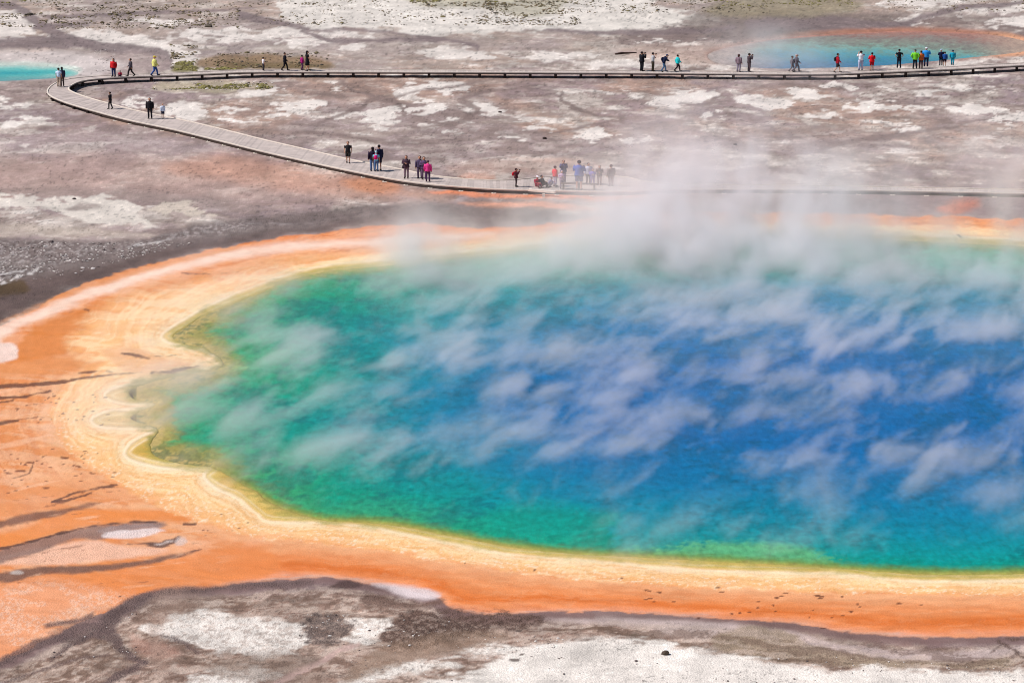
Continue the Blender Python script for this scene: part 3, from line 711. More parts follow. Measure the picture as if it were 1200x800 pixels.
def water_material():
    m, nt, bs = new_mat('spring_water')
    L = nt.links.new
    at = N(nt, 'ShaderNodeAttribute', attribute_name='tint')
    tc = N(nt, 'ShaderNodeTexCoord')
    mp = N(nt, 'ShaderNodeMapping'); mp.inputs['Scale'].default_value = (1, 0.35, 1); mp.inputs['Rotation'].default_value = (0, 0, R(8))
    L(tc.outputs['Object'], mp.inputs['Vector'])
    n1 = N(nt, 'ShaderNodeTexNoise'); n1.inputs['Scale'].default_value = 4.2; n1.inputs['Detail'].default_value = 4; n1.inputs['Roughness'].default_value = 0.6
    L(mp.outputs[0], n1.inputs['Vector'])
    a = math_node(nt, 'SUBTRACT', n1.outputs['Fac'], 0.5)
    k = math_node(nt, 'MULTIPLY_ADD', a, 0.9, 1.0)
    vm = N(nt, 'ShaderNodeVectorMath', operation='SCALE')
    L(at.outputs['Color'], vm.inputs[0]); L(k, vm.inputs['Scale'])
    L(vm.outputs[0], bs.inputs['Base Color'])
    bs.inputs['Roughness'].default_value = 0.22
    bs.inputs['IOR'].default_value = 1.33
    bs.inputs['Specular IOR Level'].default_value = 0.09
    bp = N(nt, 'ShaderNodeBump'); bp.inputs['Distance'].default_value = 0.05; bp.inputs['Strength'].default_value = 0.5
    L(n1.outputs['Fac'], bp.inputs['Height']); L(bp.outputs[0], bs.inputs['Normal'])
    return m

gm = ground_material()
wm = water_material()
nr, nc = UG.shape
ground = grid_mesh('ground', np.stack([X, Y, Z], 1), nr, nc, COL, RG, None, gm)
ground['kind'] = 'structure'

# ------------------------------------------------------------------ water sheets
def water_sheet(name, pts_sd, box, step, colfn, label=None):
    uu = np.arange(box[0], box[2], step[0]); vv = np.arange(box[1], box[3], step[1])[::-1]
    ug, vg = np.meshgrid(uu, vv); u = ug.ravel(); v = vg.ravel()
    x, y = unproj(u, v, 0.0)
    d = pts_sd(u, v)
    c = colfn(u, v, x, y)
    ob = grid_mesh(name, np.stack([x, y, np.full(x.shape, 0.0)], 1), len(vv), len(uu), c, None, d < 6, wm)
    ob['kind'] = 'structure'
    return ob

def ramp(t, stops):
    cc = np.array([albedo(s[1]) for s in stops])
    return np.stack([np.interp(t, [s[0] for s in stops], cc[:, k]) for k in range(3)], 1)

def mixc(c, m, col):
    m = np.clip(m, 0, 1)[:, None]
    return c * (1 - m) + albedo(col) * m

def pool_colours(u, v, x, y):
    a = fbm(x / 2.6, y / 5, 71, 5) - 0.5
    b = fbm(u / 50, v / 14, 72, 4) - 0.5
    e = fbm(u / 9, v / 3, 73, 4) - 0.5
    d = -sd_shoreA(u + 30 * b + 8 * e, v + 6 * a + 3 * e)
    dn = -sd_shore(u + 4 * e, v + 3 * e)
    dd = d + 70 * a + 30 * e
    cl = ramp(dd, [(0, (112, 156, 84)), (20, (60, 156, 98)), (80, (14, 150, 110)), (180, (0, 144, 130)), (290, (0, 136, 150)), (420, (0, 116, 156)), (520, (0, 102, 156))])
    cr = ramp(dd, [(0, (60, 150, 98)), (12, (0, 148, 118)), (50, (0, 145, 142)), (120, (0, 132, 152)), (220, (0, 112, 156)), (340, (0, 99, 158))])
    w = sstep(760, 260, u + 90 * b)[:, None]
    c = cl * w + cr * (1 - w)
    c = mixc(c, sstep(400, 300, v + 30 * b) * sstep(0.1, -0.1, a) * 0.5, (0, 108, 112))
    c = mixc(c, sstep(0.0, -0.2, a + 0.4 * e) * 0.35, (0, 84, 112))
    gblob = poly([(500, 618), (560, 604), (620, 596), (700, 600), (725, 620), (720, 640), (690, 649), (600, 638)], step=3)
    c = mixc(c, sstep(12, -10, gblob(u + 60 * b + 30 * e, v + 20 * a + 10 * e)) * 0.45, (10, 158, 116))
    spit = poly([(745, 650), (780, 641), (830, 633), (920, 637), (965, 648), (972, 660), (960, 668), (760, 658)], step=2)
    c = mixc(c, sstep(5, -7, spit(u + 60 * e + 30 * b, v + 14 * e)) * 0.8, (98, 176, 112))
    spit2 = poly([(262, 427), (278, 428), (292, 430), (280, 433), (262, 434)], step=1)
    c = mixc(c, sstep(2, -1, spit2(u + 4 * e, v + 2 * e)) * 0.7, (150, 190, 130))
    sh = poly([(200, 505), (225, 518), (260, 522), (290, 535), (270, 545), (230, 540), (205, 525)], step=2)
    c = mixc(c, sstep(4, -4, sh(u + 20 * e, v + 10 * e)) * 0.6, (70, 150, 90))
    top = sstep(345, 300, v) * sstep(280, 330, u)
    c = mixc(c, top * 0.6, (104, 172, 124))
    # shallow shelf: green-brown weeds, then yellow
    c = mixc(c, sstep(11, 2, dn + 8 * e) * 0.9, (110, 144, 66))
    c = mixc(c, sstep(5, -1, dn + 5 * e), (170, 162, 78))
    c = mixc(c, sstep(5, 1, dn) * sstep(300, 180, u) * sstep(0.0, 0.1, e) * 0.6, (70, 96, 52))
    lf = sstep(330, 210, u)
    c = mixc(c, sstep(36, 4, dn + 40 * e + 30 * b) * lf * 0.7, (118, 142, 72))
    c = mixc(c, sstep(26, 12, dn + 16 * e) * lf * sstep(560, 540, v) * 0.85, (176, 158, 78))
    c = mixc(c, sstep(12, 4, dn + 8 * e) * lf * sstep(560, 540, v) * 0.7, (206, 178, 110))
    c = mixc(c, sstep(30, 6, dn + 20 * e) * lf * sstep(0.02, 0.12, a + e) * 0.6, (52, 92, 58))
    c = np.clip(c * (1 + 0.55 * e)[:, None], 0, 1)
    return c
def shore_w(u, v):
    return sd_shore(u, v)
pool = water_sheet('pool_water', shore_w, (160, 268, 1700, 686), (2.0, 1.5), pool_colours)

def lpool_colours(u, v, x, y):
    d = -sd_lpool(u, v)
    c = ramp(d + 3 * (fbm(u / 12, v / 3, 75, 3) - 0.5), [(0, (186, 206, 192)), (2.5, (150, 205, 190)), (5, (84, 186, 176)), (9, (20, 158, 162)), (14, (0, 140, 150))])
    c = mixc(c, sstep(86, 93, v) * 0.7, (10, 138, 140))
    return c
lpool = water_sheet('pool_water', sd_lpool, (-215, 70, 96, 100), (1.5, 0.8), lpool_colours)

def rpool_colours(u, v, x, y):
    n = fbm(u / 5, v / 1.8, 76, 4) - 0.5
    w = fbm(u / 60, v / 8, 77, 3) - 0.5
    t = v + 8 * w + 12 * n
    # the far side is a wide shelf of brown mats, the near side deep turquoise
    edge = np.interp(u, [830, 900, 960, 1050, 1100, 1150, 1215], [66, 57, 57, 59, 62, 66, 76])
    c = ramp(t - edge + 3, [(-18, (168, 112, 86)), (-12, (138, 118, 100)), (-4, (130, 134, 112)), (2, (118, 160, 142)), (8, (70, 150, 156)), (14, (40, 132, 154)), (22, (44, 112, 148))])
    c = mixc(c, sstep(2.5, 0, -sd_rpool(u, v)) * sstep(66, 55, v), (186, 118, 86))
    c = mixc(c, sstep(1130, 1205, u), (184, 152, 126))
    c = mixc(c, sstep(930, 850, u + 40 * w) * 0.9, (188, 164, 150))  # left end fades to pinkish grey: haze painted into the water colour
    return np.clip(c * (1 + 0.8 * n)[:, None], 0, 1)
rpool = water_sheet('pool_water', sd_rpool, (824, 30, 1222, 84), (1.5, 0.7), rpool_colours)

# ------------------------------------------------------------------ mesh helpers
def simple_mat(name, col, rough=0.8, noise=0.0, scale=8.0, spec=0.2, srgb=True, stretch=(1, 1, 1)):
    m, nt, bs = new_mat(name)
    c = lin(col) if srgb else np.array(col)
    bs.inputs['Roughness'].default_value = rough
    bs.inputs['Specular IOR Level'].default_value = spec
    if noise:
        tc = N(nt, 'ShaderNodeTexCoord'); mp = N(nt, 'ShaderNodeMapping'); mp.inputs['Scale'].default_value = stretch
        nt.links.new(tc.outputs['Object'], mp.inputs['Vector'])
        no = N(nt, 'ShaderNodeTexNoise'); no.inputs['Scale'].default_value = scale; no.inputs['Detail'].default_value = 4
        nt.links.new(mp.outputs[0], no.inputs['Vector'])
        k = math_node(nt, 'MULTIPLY_ADD', math_node(nt, 'SUBTRACT', no.outputs['Fac'], 0.5), noise * 2, 1.0)
        vm = N(nt, 'ShaderNodeVectorMath', operation='SCALE'); vm.inputs[0].default_value = tuple(c)
        nt.links.new(k, vm.inputs['Scale']); nt.links.new(vm.outputs[0], bs.inputs['Base Color'])
    else:
        bs.inputs['Base Color'].default_value = (*c, 1)
    return m

def mesh_obj(name, bm, mat, parent=None, smooth=False):
    me = bpy.data.meshes.new(name)
    bmesh.ops.recalc_face_normals(bm, faces=bm.faces)
    bm.to_mesh(me); bm.free()
    if smooth:
        me.polygons.foreach_set('use_smooth', [True] * len(me.polygons))
    ob = bpy.data.objects.new(name, me); C.objects.link(ob)
    for m in (mat if isinstance(mat, (list, tuple)) else [mat]): me.materials.append(m)
    if parent: ob.parent = parent
    return ob

def tag(o, label, cat, group=None):
    o['label'] = label; o['category'] = cat
    if group: o['group'] = group
    return o

def empty(name, loc=(0, 0, 0)):
    o = bpy.data.objects.new(name, None); C.objects.link(o); o.location = loc
    return o

def hexa(bm, p, mi=0):
    """box from 8 corner points: bottom 4, top 4"""
    vs = [bm.verts.new(q) for q in p]
    for f in ((0, 3, 2, 1), (4, 5, 6, 7), (0, 1, 5, 4), (1, 2, 6, 5), (2, 3, 7, 6), (3, 0, 4, 7)):
        bm.faces.new([vs[i] for i in f]).material_index = mi
    return vs

# ------------------------------------------------------------------ boardwalk
# outer edge pixel, inner edge pixel, deck height
bw = [((1420, 233), (1420, 227), .30), ((1200, 227.5), (1200, 222.5), .30), ((1000, 223.5), (1000, 218.5), .30), ((850, 222.5), (850, 216.5), .30), ((770, 223), (765, 214), .30),
      ((735, 225), (735, 208), .30), ((690, 225), (692, 206), .30), ((640, 224), (645, 207), .30), ((600, 223), (600, 211), .30), ((560, 221), (560, 211), .30), ((500, 216), (508, 206), .30), ((455, 209.5), (462, 197), .30),
      ((400, 198.5), (410, 187), .30), ((350, 187.5), (360, 175.5), .30), ((300, 176), (310, 164), .30), ((250, 163.5), (262, 152), .30), ((200, 151.5), (213, 140.5), .31),
      ((150, 141), (163, 130.5), .33), ((110, 130.5), (128, 121.5), .36), ((78, 121), (104, 114.8), .40), ((60, 113.5), (89, 109.5), .44), ((55, 107.5), (81.5, 105.6), .48), ((60, 100.5), (82, 102), .52),
      ((73, 94.5), (90, 97.2), .54), ((95, 91), (104, 94), .55), ((130, 88.7), (132, 91.6), .55), ((165, 87.2), (166, 90.1), .55), ((200, 86.2), (200, 89), .55), ((250, 83.8), (250, 86.8), .56),
      ((300, 82), (300, 85), .56), ((400, 82), (400, 85), .55), ((500, 82.3), (500, 85.2), .55), ((600, 82.8), (600, 85.6), .55), ((750, 83.3), (750, 86.2), .55), ((900, 84.6), (900, 87.4), .55), ((970, 84.6), (970, 87.4), .56),
      ((1010, 83.2), (1010, 86.1), .56), ((1060, 81), (1060, 84.2), .58), ((1110, 78.6), (1110, 81.8), .6), ((1160, 76), (1160, 79), .6), ((1210, 73.6), (1210, 76.5), .6), ((1420, 63), (1420, 65.5), .6)]
O_ = np.array([list(P(*a, z)) for a, b, z in bw]); I_ = np.array([list(P(*b, z)) for a, b, z in bw])
Oc = catmull(O_, False, 10); Ic = catmull(I_, False, 10)
mid = (Oc + Ic) / 2
s_ = np.concatenate([[0], np.cumsum(np.linalg.norm(np.diff(mid[:, :2], axis=0), axis=1))])
BL = s_[-1]
def bw_at(s, t=0.0, dz=0.0):
    """point on the walk at arc length s; t=0 outer edge, 1 inner edge"""
    o = np.array([np.interp(s, s_, Oc[:, k]) for k in range(3)]); i = np.array([np.interp(s, s_, Ic[:, k]) for k in range(3)])
    p = o * (1 - t) + i * t
    return Vector((p[0], p[1], p[2] + dz))
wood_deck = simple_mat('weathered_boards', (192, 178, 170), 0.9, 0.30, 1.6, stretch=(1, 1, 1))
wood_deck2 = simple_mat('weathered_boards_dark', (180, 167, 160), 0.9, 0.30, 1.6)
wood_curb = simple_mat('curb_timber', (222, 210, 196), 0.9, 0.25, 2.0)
wood_side = simple_mat('beam_timber_shaded', (62, 50, 44), 0.9, 0.35, 2.0)  # dark timber; albedo lowered further to paint in the shadow on its face
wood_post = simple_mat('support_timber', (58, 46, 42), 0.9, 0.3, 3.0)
pale_block = simple_mat('pale_footing', (226, 214, 200), 0.9, 0.2, 3.0)
walk = empty('boardwalk', bw_at(0, 0.5, -0.3))
walk_o = Vector(walk.location)
tag(walk, 'long weathered timber boardwalk on low posts, looping across the mineral flats behind the spring', 'boardwalk')
def wp(p): return p - walk_o
bm = bmesh.new()
s = 0.0
rr = random.Random(3)
while s < BL - 0.25:
    a, b, c, d = bw_at(s, 0), bw_at(s, 1), bw_at(s + .228, 1), bw_at(s + .228, 0)
    j = rr.uniform(-.006, .006)
    up = Vector((0, 0, j)); dn = Vector((0, 0, -.05))
    hexa(bm, [wp(q + dn) for q in (a, b, c, d)] + [wp(q + up) for q in (a, b, c, d)], 0 if rr.random() < .65 else 1)
    s += .235
mesh_obj('deck', bm, [wood_deck, wood_deck2], walk)
def strip(t_in, t_out_m, z0, z1, name, mat, side):
    """a beam following one edge; side 0 outer, 1 inner; width in metres"""
    bm = bmesh.new()
    n = int(BL / 0.9)
    prev = None
    for k in range(n + 1):
        s = BL * k / n
        o, i = bw_at(s, 0), bw_at(s, 1)
        dirv = (i - o); dirv.z = 0; dirv.normalize()
        if side: base = i; d2 = -dirv
        else: base = o; d2 = dirv
        q = [base + d2 * t_in + Vector((0, 0, z0)), base + d2 * t_out_m + Vector((0, 0, z0)), base + d2 * t_out_m + Vector((0, 0, z1)), base + d2 * t_in + Vector((0, 0, z1))]
        if name == 'side_beam' and base.z < .36 and side == 0:
            q[0].z -= .11; q[1].z -= .11
        vs = [bm.verts.new(wp(p)) for p in q]
        if prev:
            for e in range(4):
                bm.faces.new((prev[e], prev[(e + 1) % 4], vs[(e + 1) % 4], vs[e]))
        else: bm.faces.new(vs)
        prev = vs
    bm.faces.new(prev[::-1])
    return mesh_obj(name, bm, mat, walk)
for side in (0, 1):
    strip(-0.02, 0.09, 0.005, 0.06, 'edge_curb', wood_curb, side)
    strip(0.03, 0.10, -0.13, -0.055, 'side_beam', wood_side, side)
ns = 98
for k in range(ns):
    s = 0.6 + (BL - 1.2) * k / (ns - 1)
    bm = bmesh.new()
    o, i = bw_at(s, 0), bw_at(s, 1)
    ax = (i - o); ax.z = 0; wdt = ax.length; ax.normalize()
    al = Vector((-ax.y, ax.x, 0))
    zt = o.z
    def bx(c0, c1, w, z0, z1, mi=0):
        pts = [o + ax * c0 - al * w, o + ax * c1 - al * w, o + ax * c1 + al * w, o + ax * c0 + al * w]
        hexa(bm, [wp(Vector((p.x, p.y, z0))) for p in pts] + [wp(Vector((p.x, p.y, z1))) for p in pts], mi)
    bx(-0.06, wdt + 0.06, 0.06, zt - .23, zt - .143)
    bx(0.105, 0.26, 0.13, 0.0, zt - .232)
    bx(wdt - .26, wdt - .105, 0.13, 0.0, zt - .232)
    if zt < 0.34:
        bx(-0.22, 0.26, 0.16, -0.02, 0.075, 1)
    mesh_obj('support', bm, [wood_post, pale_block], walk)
# pale board and short post at the corner of the viewing platform
bm = bmesh.new()
a, b = P(621, 223.2, .34), P(652, 225.6, .34)
dv = (b - a).normalized(); nv = Vector((-dv.y, dv.x, 0))
pts = [a - nv * .32, b - nv * .32, b - nv * .04, a - nv * .04]
hexa(bm, [wp(Vector((p.x, p.y, .33))) for p in pts] + [wp(Vector((p.x, p.y, .47))) for p in pts])
m_ = P(637, 226, .3)
hexa(bm, [wp(m_ + Vector(q)) for q in ((-.09, -.5, -.3), (.09, -.5, -.3), (.09, -.34, -.3), (-.09, -.34, -.3), (-.09, -.5, .03), (.09, -.5, .03), (.09, -.34, .03), (-.09, -.34, .03))])
mesh_obj('corner_board', bm, pale_block, walk, False)['label'] = 'bright pale board with a short post at the platform corner'

# bench on the platform
bench_m = simple_mat('bench_timber', (104, 84, 78), 0.85, 0.2, 4.0)
bA, bB = P(657, 214.5, .74), P(700, 215.5, .74)
bench = empty('bench', ((bA + bB) / 2).to_tuple()); bench.location.z = .30
bo = Vector(bench.location)
dv = (bB - bA); dv.z = 0; bl_ = dv.length; dv.normalize(); nv = Vector((-dv.y, dv.x, 0))
bench.rotation_euler = (0, 0, math.atan2(dv.y, dv.x))
def box_bm(x0, x1, y0, y1, z0, z1, bm=None):
    bm = bm or bmesh.new()
    hexa(bm, [Vector(q) for q in ((x0, y0, z0), (x1, y0, z0), (x1, y1, z0), (x0, y1, z0), (x0, y0, z1), (x1, y0, z1), (x1, y1, z1), (x0, y1, z1))])
    return bm
sb = bmesh.new()
for k in range(3): box_bm(-bl_ / 2, bl_ / 2, -.22 + k * .155, -.08 + k * .155, .40, .45, sb)
mesh_obj('seat', sb, bench_m, bench)
for x in (-bl_ / 2 + .2, 0, bl_ / 2 - .2):
    lb = box_bm(x - .05, x + .05, -.20, .20, .33, .398); box_bm(x - .05, x + .05, -.17, -.07, .004, .329, lb); box_bm(x - .05, x + .05, .07, .17, .004, .329, lb)
    mesh_obj('leg', lb, bench_m, bench)
tag(bench, 'low dark backless timber bench on the viewing platform behind the standing visitors', 'bench')

# ------------------------------------------------------------------ people
def ring_loft(bm, rings, mi=0, cap=True, seg=10):
    """rings: (centre, rx, ry, axis direction)"""
    prev = None
    for (c, rx, ry, ax) in rings:
        z = Vector(ax).normalized()
        x = Vector((1, 0, 0))
        if abs(z.dot(x)) > .9: x = Vector((0, 1, 0)).cross(z).normalized()
        else: x = (x - z * x.dot(z)).normalized()
        y = z.cross(x)
        vs = [bm.verts.new(Vector(c) + x * rx * math.cos(2 * math.pi * k / seg) + y * ry * math.sin(2 * math.pi * k / seg)) for k in range(seg)]
        if prev:
            for k in range(seg):
                bm.faces.new((prev[k], prev[(k + 1) % seg], vs[(k + 1) % seg], vs[k])).material_index = mi
        elif cap:
            bm.faces.new(vs[::-1]).material_index = mi
        prev = vs
    if cap: bm.faces.new(prev).material_index = mi

def tube(bm, pts, rad, mi=0, seg=8):
    rings = []
    for i, p in enumerate(pts):
        a = Vector(pts[max(i - 1, 0)]); b = Vector(pts[min(i + 1, len(pts) - 1)])
        r = rad[i]
        rings.append((p, r[0] if isinstance(r, tuple) else r, r[1] if isinstance(r, tuple) else r, b - a))
    ring_loft(bm, rings, mi, True, seg)

def ellipsoid(bm, c, r, mi=0, u=12, v=8, rot=None):
    g = bmesh.ops.create_uvsphere(bm, u_segments=u, v_segments=v, radius=1.0)
    for q in g['verts']:
        p = Vector((q.co.x * r[0], q.co.y * r[1], q.co.z * r[2]))
        if rot: p = rot @ p
        q.co = p + Vector(c)
        for f in q.link_faces: f.material_index = mi

def pose_joints(pose):
    J = dict(pel=(0, 0, .53), wai=(0, 0, .61), che=(0, .005, .73), nec=(0, 0, .835), hea=(0, .012, .925))
    for s, k in ((-1, 'l'), (1, 'r')):
        J['hip' + k] = (s * .052, 0, .50); J['kne' + k] = (s * .058, .01, .28); J['ank' + k] = (s * .06, -.01, .045); J['toe' + k] = (s * .068, .085, .02)
        J['sho' + k] = (s * .105, 0, .80); J['elb' + k] = (s * .135, -.012, .64); J['wri' + k] = (s * .14, .03, .50)
    def S(**kw): J.update(kw)
    if pose == 'walk':
        S(hipl=(-.05, .01, .50), knel=(-.055, .10, .29), ankl=(-.055, .13, .06), toel=(-.06, .22, .04), hipr=(.05, -.01, .50), kner=(.055, -.03, .28), ankr=(.055, -.17, .09), toer=(.06, -.09, .022),
          elbl=(-.135, -.07, .65), wril=(-.13, -.05, .52), elbr=(.135, .05, .65), wrir=(.12, .14, .55))
    elif pose == 'stroll':
        S(knel=(-.055, .06, .28), ankl=(-.055, .07, .05), toel=(-.06, .16, .025), kner=(.055, -.01, .28), ankr=(.055, -.10, .06), toer=(.06, -.01, .02),
          elbl=(-.135, -.04, .645), wril=(-.13, .0, .51), elbr=(.135, .03, .645), wrir=(.12, .10, .53))
    elif pose == 'photo':
        S(elbl=(-.13, .08, .70), wril=(-.05, .15, .86), elbr=(.13, .08, .70), wrir=(.05, .15, .86))
    elif pose == 'hips':
        S(elbl=(-.19, -.05, .67), wril=(-.10, .03, .56), elbr=(.19, -.05, .67), wrir=(.10, .03, .56), ankl=(-.08, -.01, .045), ankr=(.08, -.01, .045))
    elif pose == 'fold':
        S(elbl=(-.15, .03, .66), wril=(-.02, .11, .68), elbr=(.15, .03, .66), wrir=(.02, .12, .66))
    elif pose == 'lean':
        S(wai=(0, .03, .61), che=(0, .08, .72), nec=(0, .13, .81), hea=(0, .18, .88), shol=(-.105, .11, .79), shor=(.105, .11, .79), elbl=(-.13, .16, .64), wril=(-.06, .24, .62), elbr=(.13, .16, .64), wrir=(.06, .24, .60),
          knel=(-.055, .09, .28), ankl=(-.055, .12, .06), toel=(-.06, .21, .03), ankr=(.055, -.12, .07), toer=(.06, -.03, .02))
    elif pose == 'sit':
        dz = -.43
        for k in list(J):
            if k[:3] in ('pel', 'wai', 'che', 'nec', 'hea', 'sho', 'elb', 'wri', 'hip'):
                p = J[k]; J[k] = (p[0], p[1], p[2] + dz)
        S(knel=(-.07, .20, .24), kner=(.07, .20, .24), ankl=(-.06, .24, .045), ankr=(.06, .24, .045), toel=(-.065, .33, .02), toer=(.065, .33, .02),
          elbl=(-.14, .08, .22), wril=(-.06, .18, .25), elbr=(.14, .08, .22), wrir=(.06, .18, .25))
    elif pose == 'crouch':
        dz = -.30
        for k in list(J):
            if k[:3] in ('pel', 'wai', 'che', 'nec', 'hea', 'sho', 'elb', 'wri', 'hip'):
                p = J[k]; J[k] = (p[0], p[1] + (p[2] - .5) * .35, p[2] + dz)
        S(knel=(-.07, .20, .25), kner=(.07, .20, .22), ankl=(-.06, .05, .06), ankr=(.06, .0, .06), toel=(-.065, .14, .02), toer=(.065, .09, .02),
          elbl=(-.13, .20, .34), wril=(-.05, .30, .38), elbr=(.13, .20, .34), wrir=(.05, .30, .38))
    return {k: Vector(v) for k, v in J.items()}

_cache = {}
def skin_body(pose):
    J = pose_joints(pose)
    order = ['pel', 'wai', 'che', 'nec', 'hipl', 'knel', 'ankl', 'toel', 'hipr', 'kner', 'ankr', 'toer', 'shol', 'elbl', 'wril', 'shor', 'elbr', 'wrir']
    rad = dict(pel=.072, wai=.064, che=.075, nec=.030, hip=.05, kne=.033, ank=.02, toe=.02, sho=.036, elb=.023, wri=.015)
    E = [('pel', 'wai'), ('wai', 'che'), ('che', 'nec')]
    for k in 'lr':
        E += [('pel', 'hip' + k), ('hip' + k, 'kne' + k), ('kne' + k, 'ank' + k), ('ank' + k, 'toe' + k), ('che', 'sho' + k), ('sho' + k, 'elb' + k), ('elb' + k, 'wri' + k)]
    vs = [J[o] for o in order]
    hn = J['nec'] + (J['hea'] - J['nec']) * .75
    vs.append(hn); order.append('top'); E.append(('nec', 'top')); rad['top'] = .04
    me = bpy.data.meshes.new('tmp'); me.from_pydata([tuple(v) for v in vs], [(order.index(a), order.index(b)) for a, b in E], [])
    ob = bpy.data.objects.new('tmp', me); C.objects.link(ob)
    md = ob.modifiers.new('skin', 'SKIN')
    if not me.skin_vertices: me.skin_vertices.add() if hasattr(me.skin_vertices, 'add') else None
    sv = me.skin_vertices[0].data
    for i, o in enumerate(order):
        r = rad.get(o, rad.get(o[:3], .03))
        sv[i].radius = (r, r); sv[i].use_root = (i == 0)
    md.use_smooth_shade = True
    sub = ob.modifiers.new('sub', 'SUBSURF'); sub.levels = 1; sub.render_levels = 1
    dg = bpy.context.evaluated_depsgraph_get()
    res = bpy.data.meshes.new_from_object(ob.evaluated_get(dg))
    bpy.data.objects.remove(ob)
    bm = bmesh.new(); bm.from_mesh(res); bpy.data.meshes.remove(res)
    for f in bm.faces: f.material_index = 0
    h = J['hea']
    ellipsoid(bm, h, (.050, .060, .070), 0)
    ellipsoid(bm, h + Vector((0, .060, -.008)), (.009, .014, .014), 0, 8, 6)           # nose
    ellipsoid(bm, h + Vector((0, .050, -.038)), (.018, .008, .005), 2, 8, 6)           # mouth
    for s in (-1, 1):
        ellipsoid(bm, h + Vector((s * .051, -.002, -.002)), (.007, .013, .018), 0, 8, 6)  # ears
        ellipsoid(bm, h + Vector((s * .019, .053, .006)), (.007, .006, .005), 1, 8, 6)    # eyes
    for k, s in (('l', -1), ('r', 1)):
        w = J['wri' + k]; d = (w - J['elb' + k]).normalized()
        side = d.cross(Vector((0, 1, 0)) if abs(d.y) < .8 else Vector((1, 0, 0))).normalized()
        nrm = side.cross(d).normalized()
        tube(bm, [w - d * .01, w + d * .02, w + d * .045], [(.014, .010), (.022, .011), (.020, .009)], 0, 8)
        for i, ln in enumerate((.034, .040, .037, .028)):
            b0 = w + d * .042 + nrm * ((i - 1.5) * .0105)
            tube(bm, [b0, b0 + d * ln * .55 + side * .004, b0 + d * ln * .95 + side * .013], [.0055, .005, .004], 0, 6)
        b0 = w + d * .012 - nrm * .017
        tube(bm, [b0, b0 + d * .018 - nrm * .014, b0 + d * .038 - nrm * .016 + side * .006], [.007, .006, .0045], 0, 6)
    me = bpy.data.meshes.new('body'); bm.to_mesh(me); bm.free()
    me.polygons.foreach_set('use_smooth', [True] * len(me.polygons))
    return me

def top_mesh(pose, kind):
    J = pose_joints(pose)
    bm = bmesh.new()
    up = J['nec'] - J['pel']
    e = {'jacket': 1.15, 'shirt': 1.0, 'bulky': 1.32, 'dress': 1.0}[kind]
    pel, wai, che, nec = J['pel'], J['wai'], J['che'], J['nec']
    top = (J['shol'] + J['shor']) / 2
    rings = []
    if kind == 'dress':
        rings += [(pel + Vector((0, .0, -.24)), .115, .095, up), (pel + Vector((0, 0, -.12)), .108, .088, up)]
    if kind in ('jacket', 'bulky') and pose not in ('sit', 'crouch'):
        rings += [(pel - Vector((0, 0, .045)), .100 * e, .078 * e, up)]
    rings += [(pel, .098 * e, .076 * e, up), (wai, .086 * e, .068 * e, up), (che, .104 * e, .078 * e, up), (top + Vector((0, 0, -.01)), .118 * e ** .5, .070 * e, up), (top + Vector((0, 0, .022)), .075, .055, up), (nec + Vector((0, 0, .012)), .036, .038, up)]
    ring_loft(bm, rings, 0, True, 14)
    for k in 'lr':
        s, el, w = J['sho' + k], J['elb' + k], J['wri' + k]
        sc = e ** .8
        inner = s + (che - s) * .25
        if kind in ('shirt', 'dress'):
            tube(bm, [inner, s, s + (el - s) * .65], [.045, .044, .040], 0, 8)
        else:
            tube(bm, [inner, s, s + (el - s) * .5, el, el + (w - el) * .5, w], [.046 * sc, .045 * sc, .039 * sc, .034 * sc, .029 * sc, .025 * sc], 0, 8)
    me = bpy.data.meshes.new(kind); bmesh.ops.recalc_face_normals(bm, faces=bm.faces); bm.to_mesh(me); bm.free()
    me.polygons.foreach_set('use_smooth', [True] * len(me.polygons))
    return me

def legs_mesh(pose, kind):
    J = pose_joints(pose); bm = bmesh.new()
    up = J['wai'] - J['pel']
    ring_loft(bm, [(J['pel'] - Vector((0, 0, .045)), .088, .070, up), (J['pel'], .092, .072, up), (J['wai'] * .7 + J['pel'] * .3, .080, .064, up)], 0, True, 14)
    for k in 'lr':
        h, n, a = J['hip' + k], J['kne' + k], J['ank' + k]
        if kind == 'shorts':
            tube(bm, [h + Vector((0, 0, .02)), h + (n - h) * .35, h + (n - h) * .9], [.058, .056, .050], 0, 10)
        else:
            tube(bm, [h + Vector((0, 0, .02)), h + (n - h) * .35, n, n + (a - n) * .4, a + Vector((0, 0, .0))], [.058, .054, .042, .038, .033], 0, 10)
    me = bpy.data.meshes.new(kind); bmesh.ops.recalc_face_normals(bm, faces=bm.faces); bm.to_mesh(me); bm.free()
    me.polygons.foreach_set('use_smooth', [True] * len(me.polygons))
    return me

def hair_mesh(pose, kind):
    h = pose_joints(pose)['hea']; bm = bmesh.new()
    if kind == 'hood':
        ellipsoid(bm, h + Vector((0, -.016, .004)), (.066, .068, .082), 0)
    elif kind == 'cap':
        ellipsoid(bm, h + Vector((0, -.004, .030)), (.055, .066, .048), 0)
        tube(bm, [h + Vector((0, .04, .028)), h + Vector((0, .085, .024)), h + Vector((0, .11, .018))], [(.046, .008), (.044, .005), (.03, .004)], 0, 10)
    elif kind == 'sunhat':
        ellipsoid(bm, h + Vector((0, -.002, .040)), (.054, .062, .042), 0)
        ellipsoid(bm, h + Vector((0, 0, .026)), (.100, .105, .007), 0, 16, 6)
    else:
        ellipsoid(bm, h + Vector((0, -.016, .018)), (.056, .060, .062), 0)
        if kind == 'long':
            ellipsoid(bm, h + Vector((0, -.040, -.045)), (.046, .028, .075), 0)
    me = bpy.data.meshes.new('hair'); bm.to_mesh(me); bm.free()
    me.polygons.foreach_set('use_smooth', [True] * len(me.polygons))
    return me

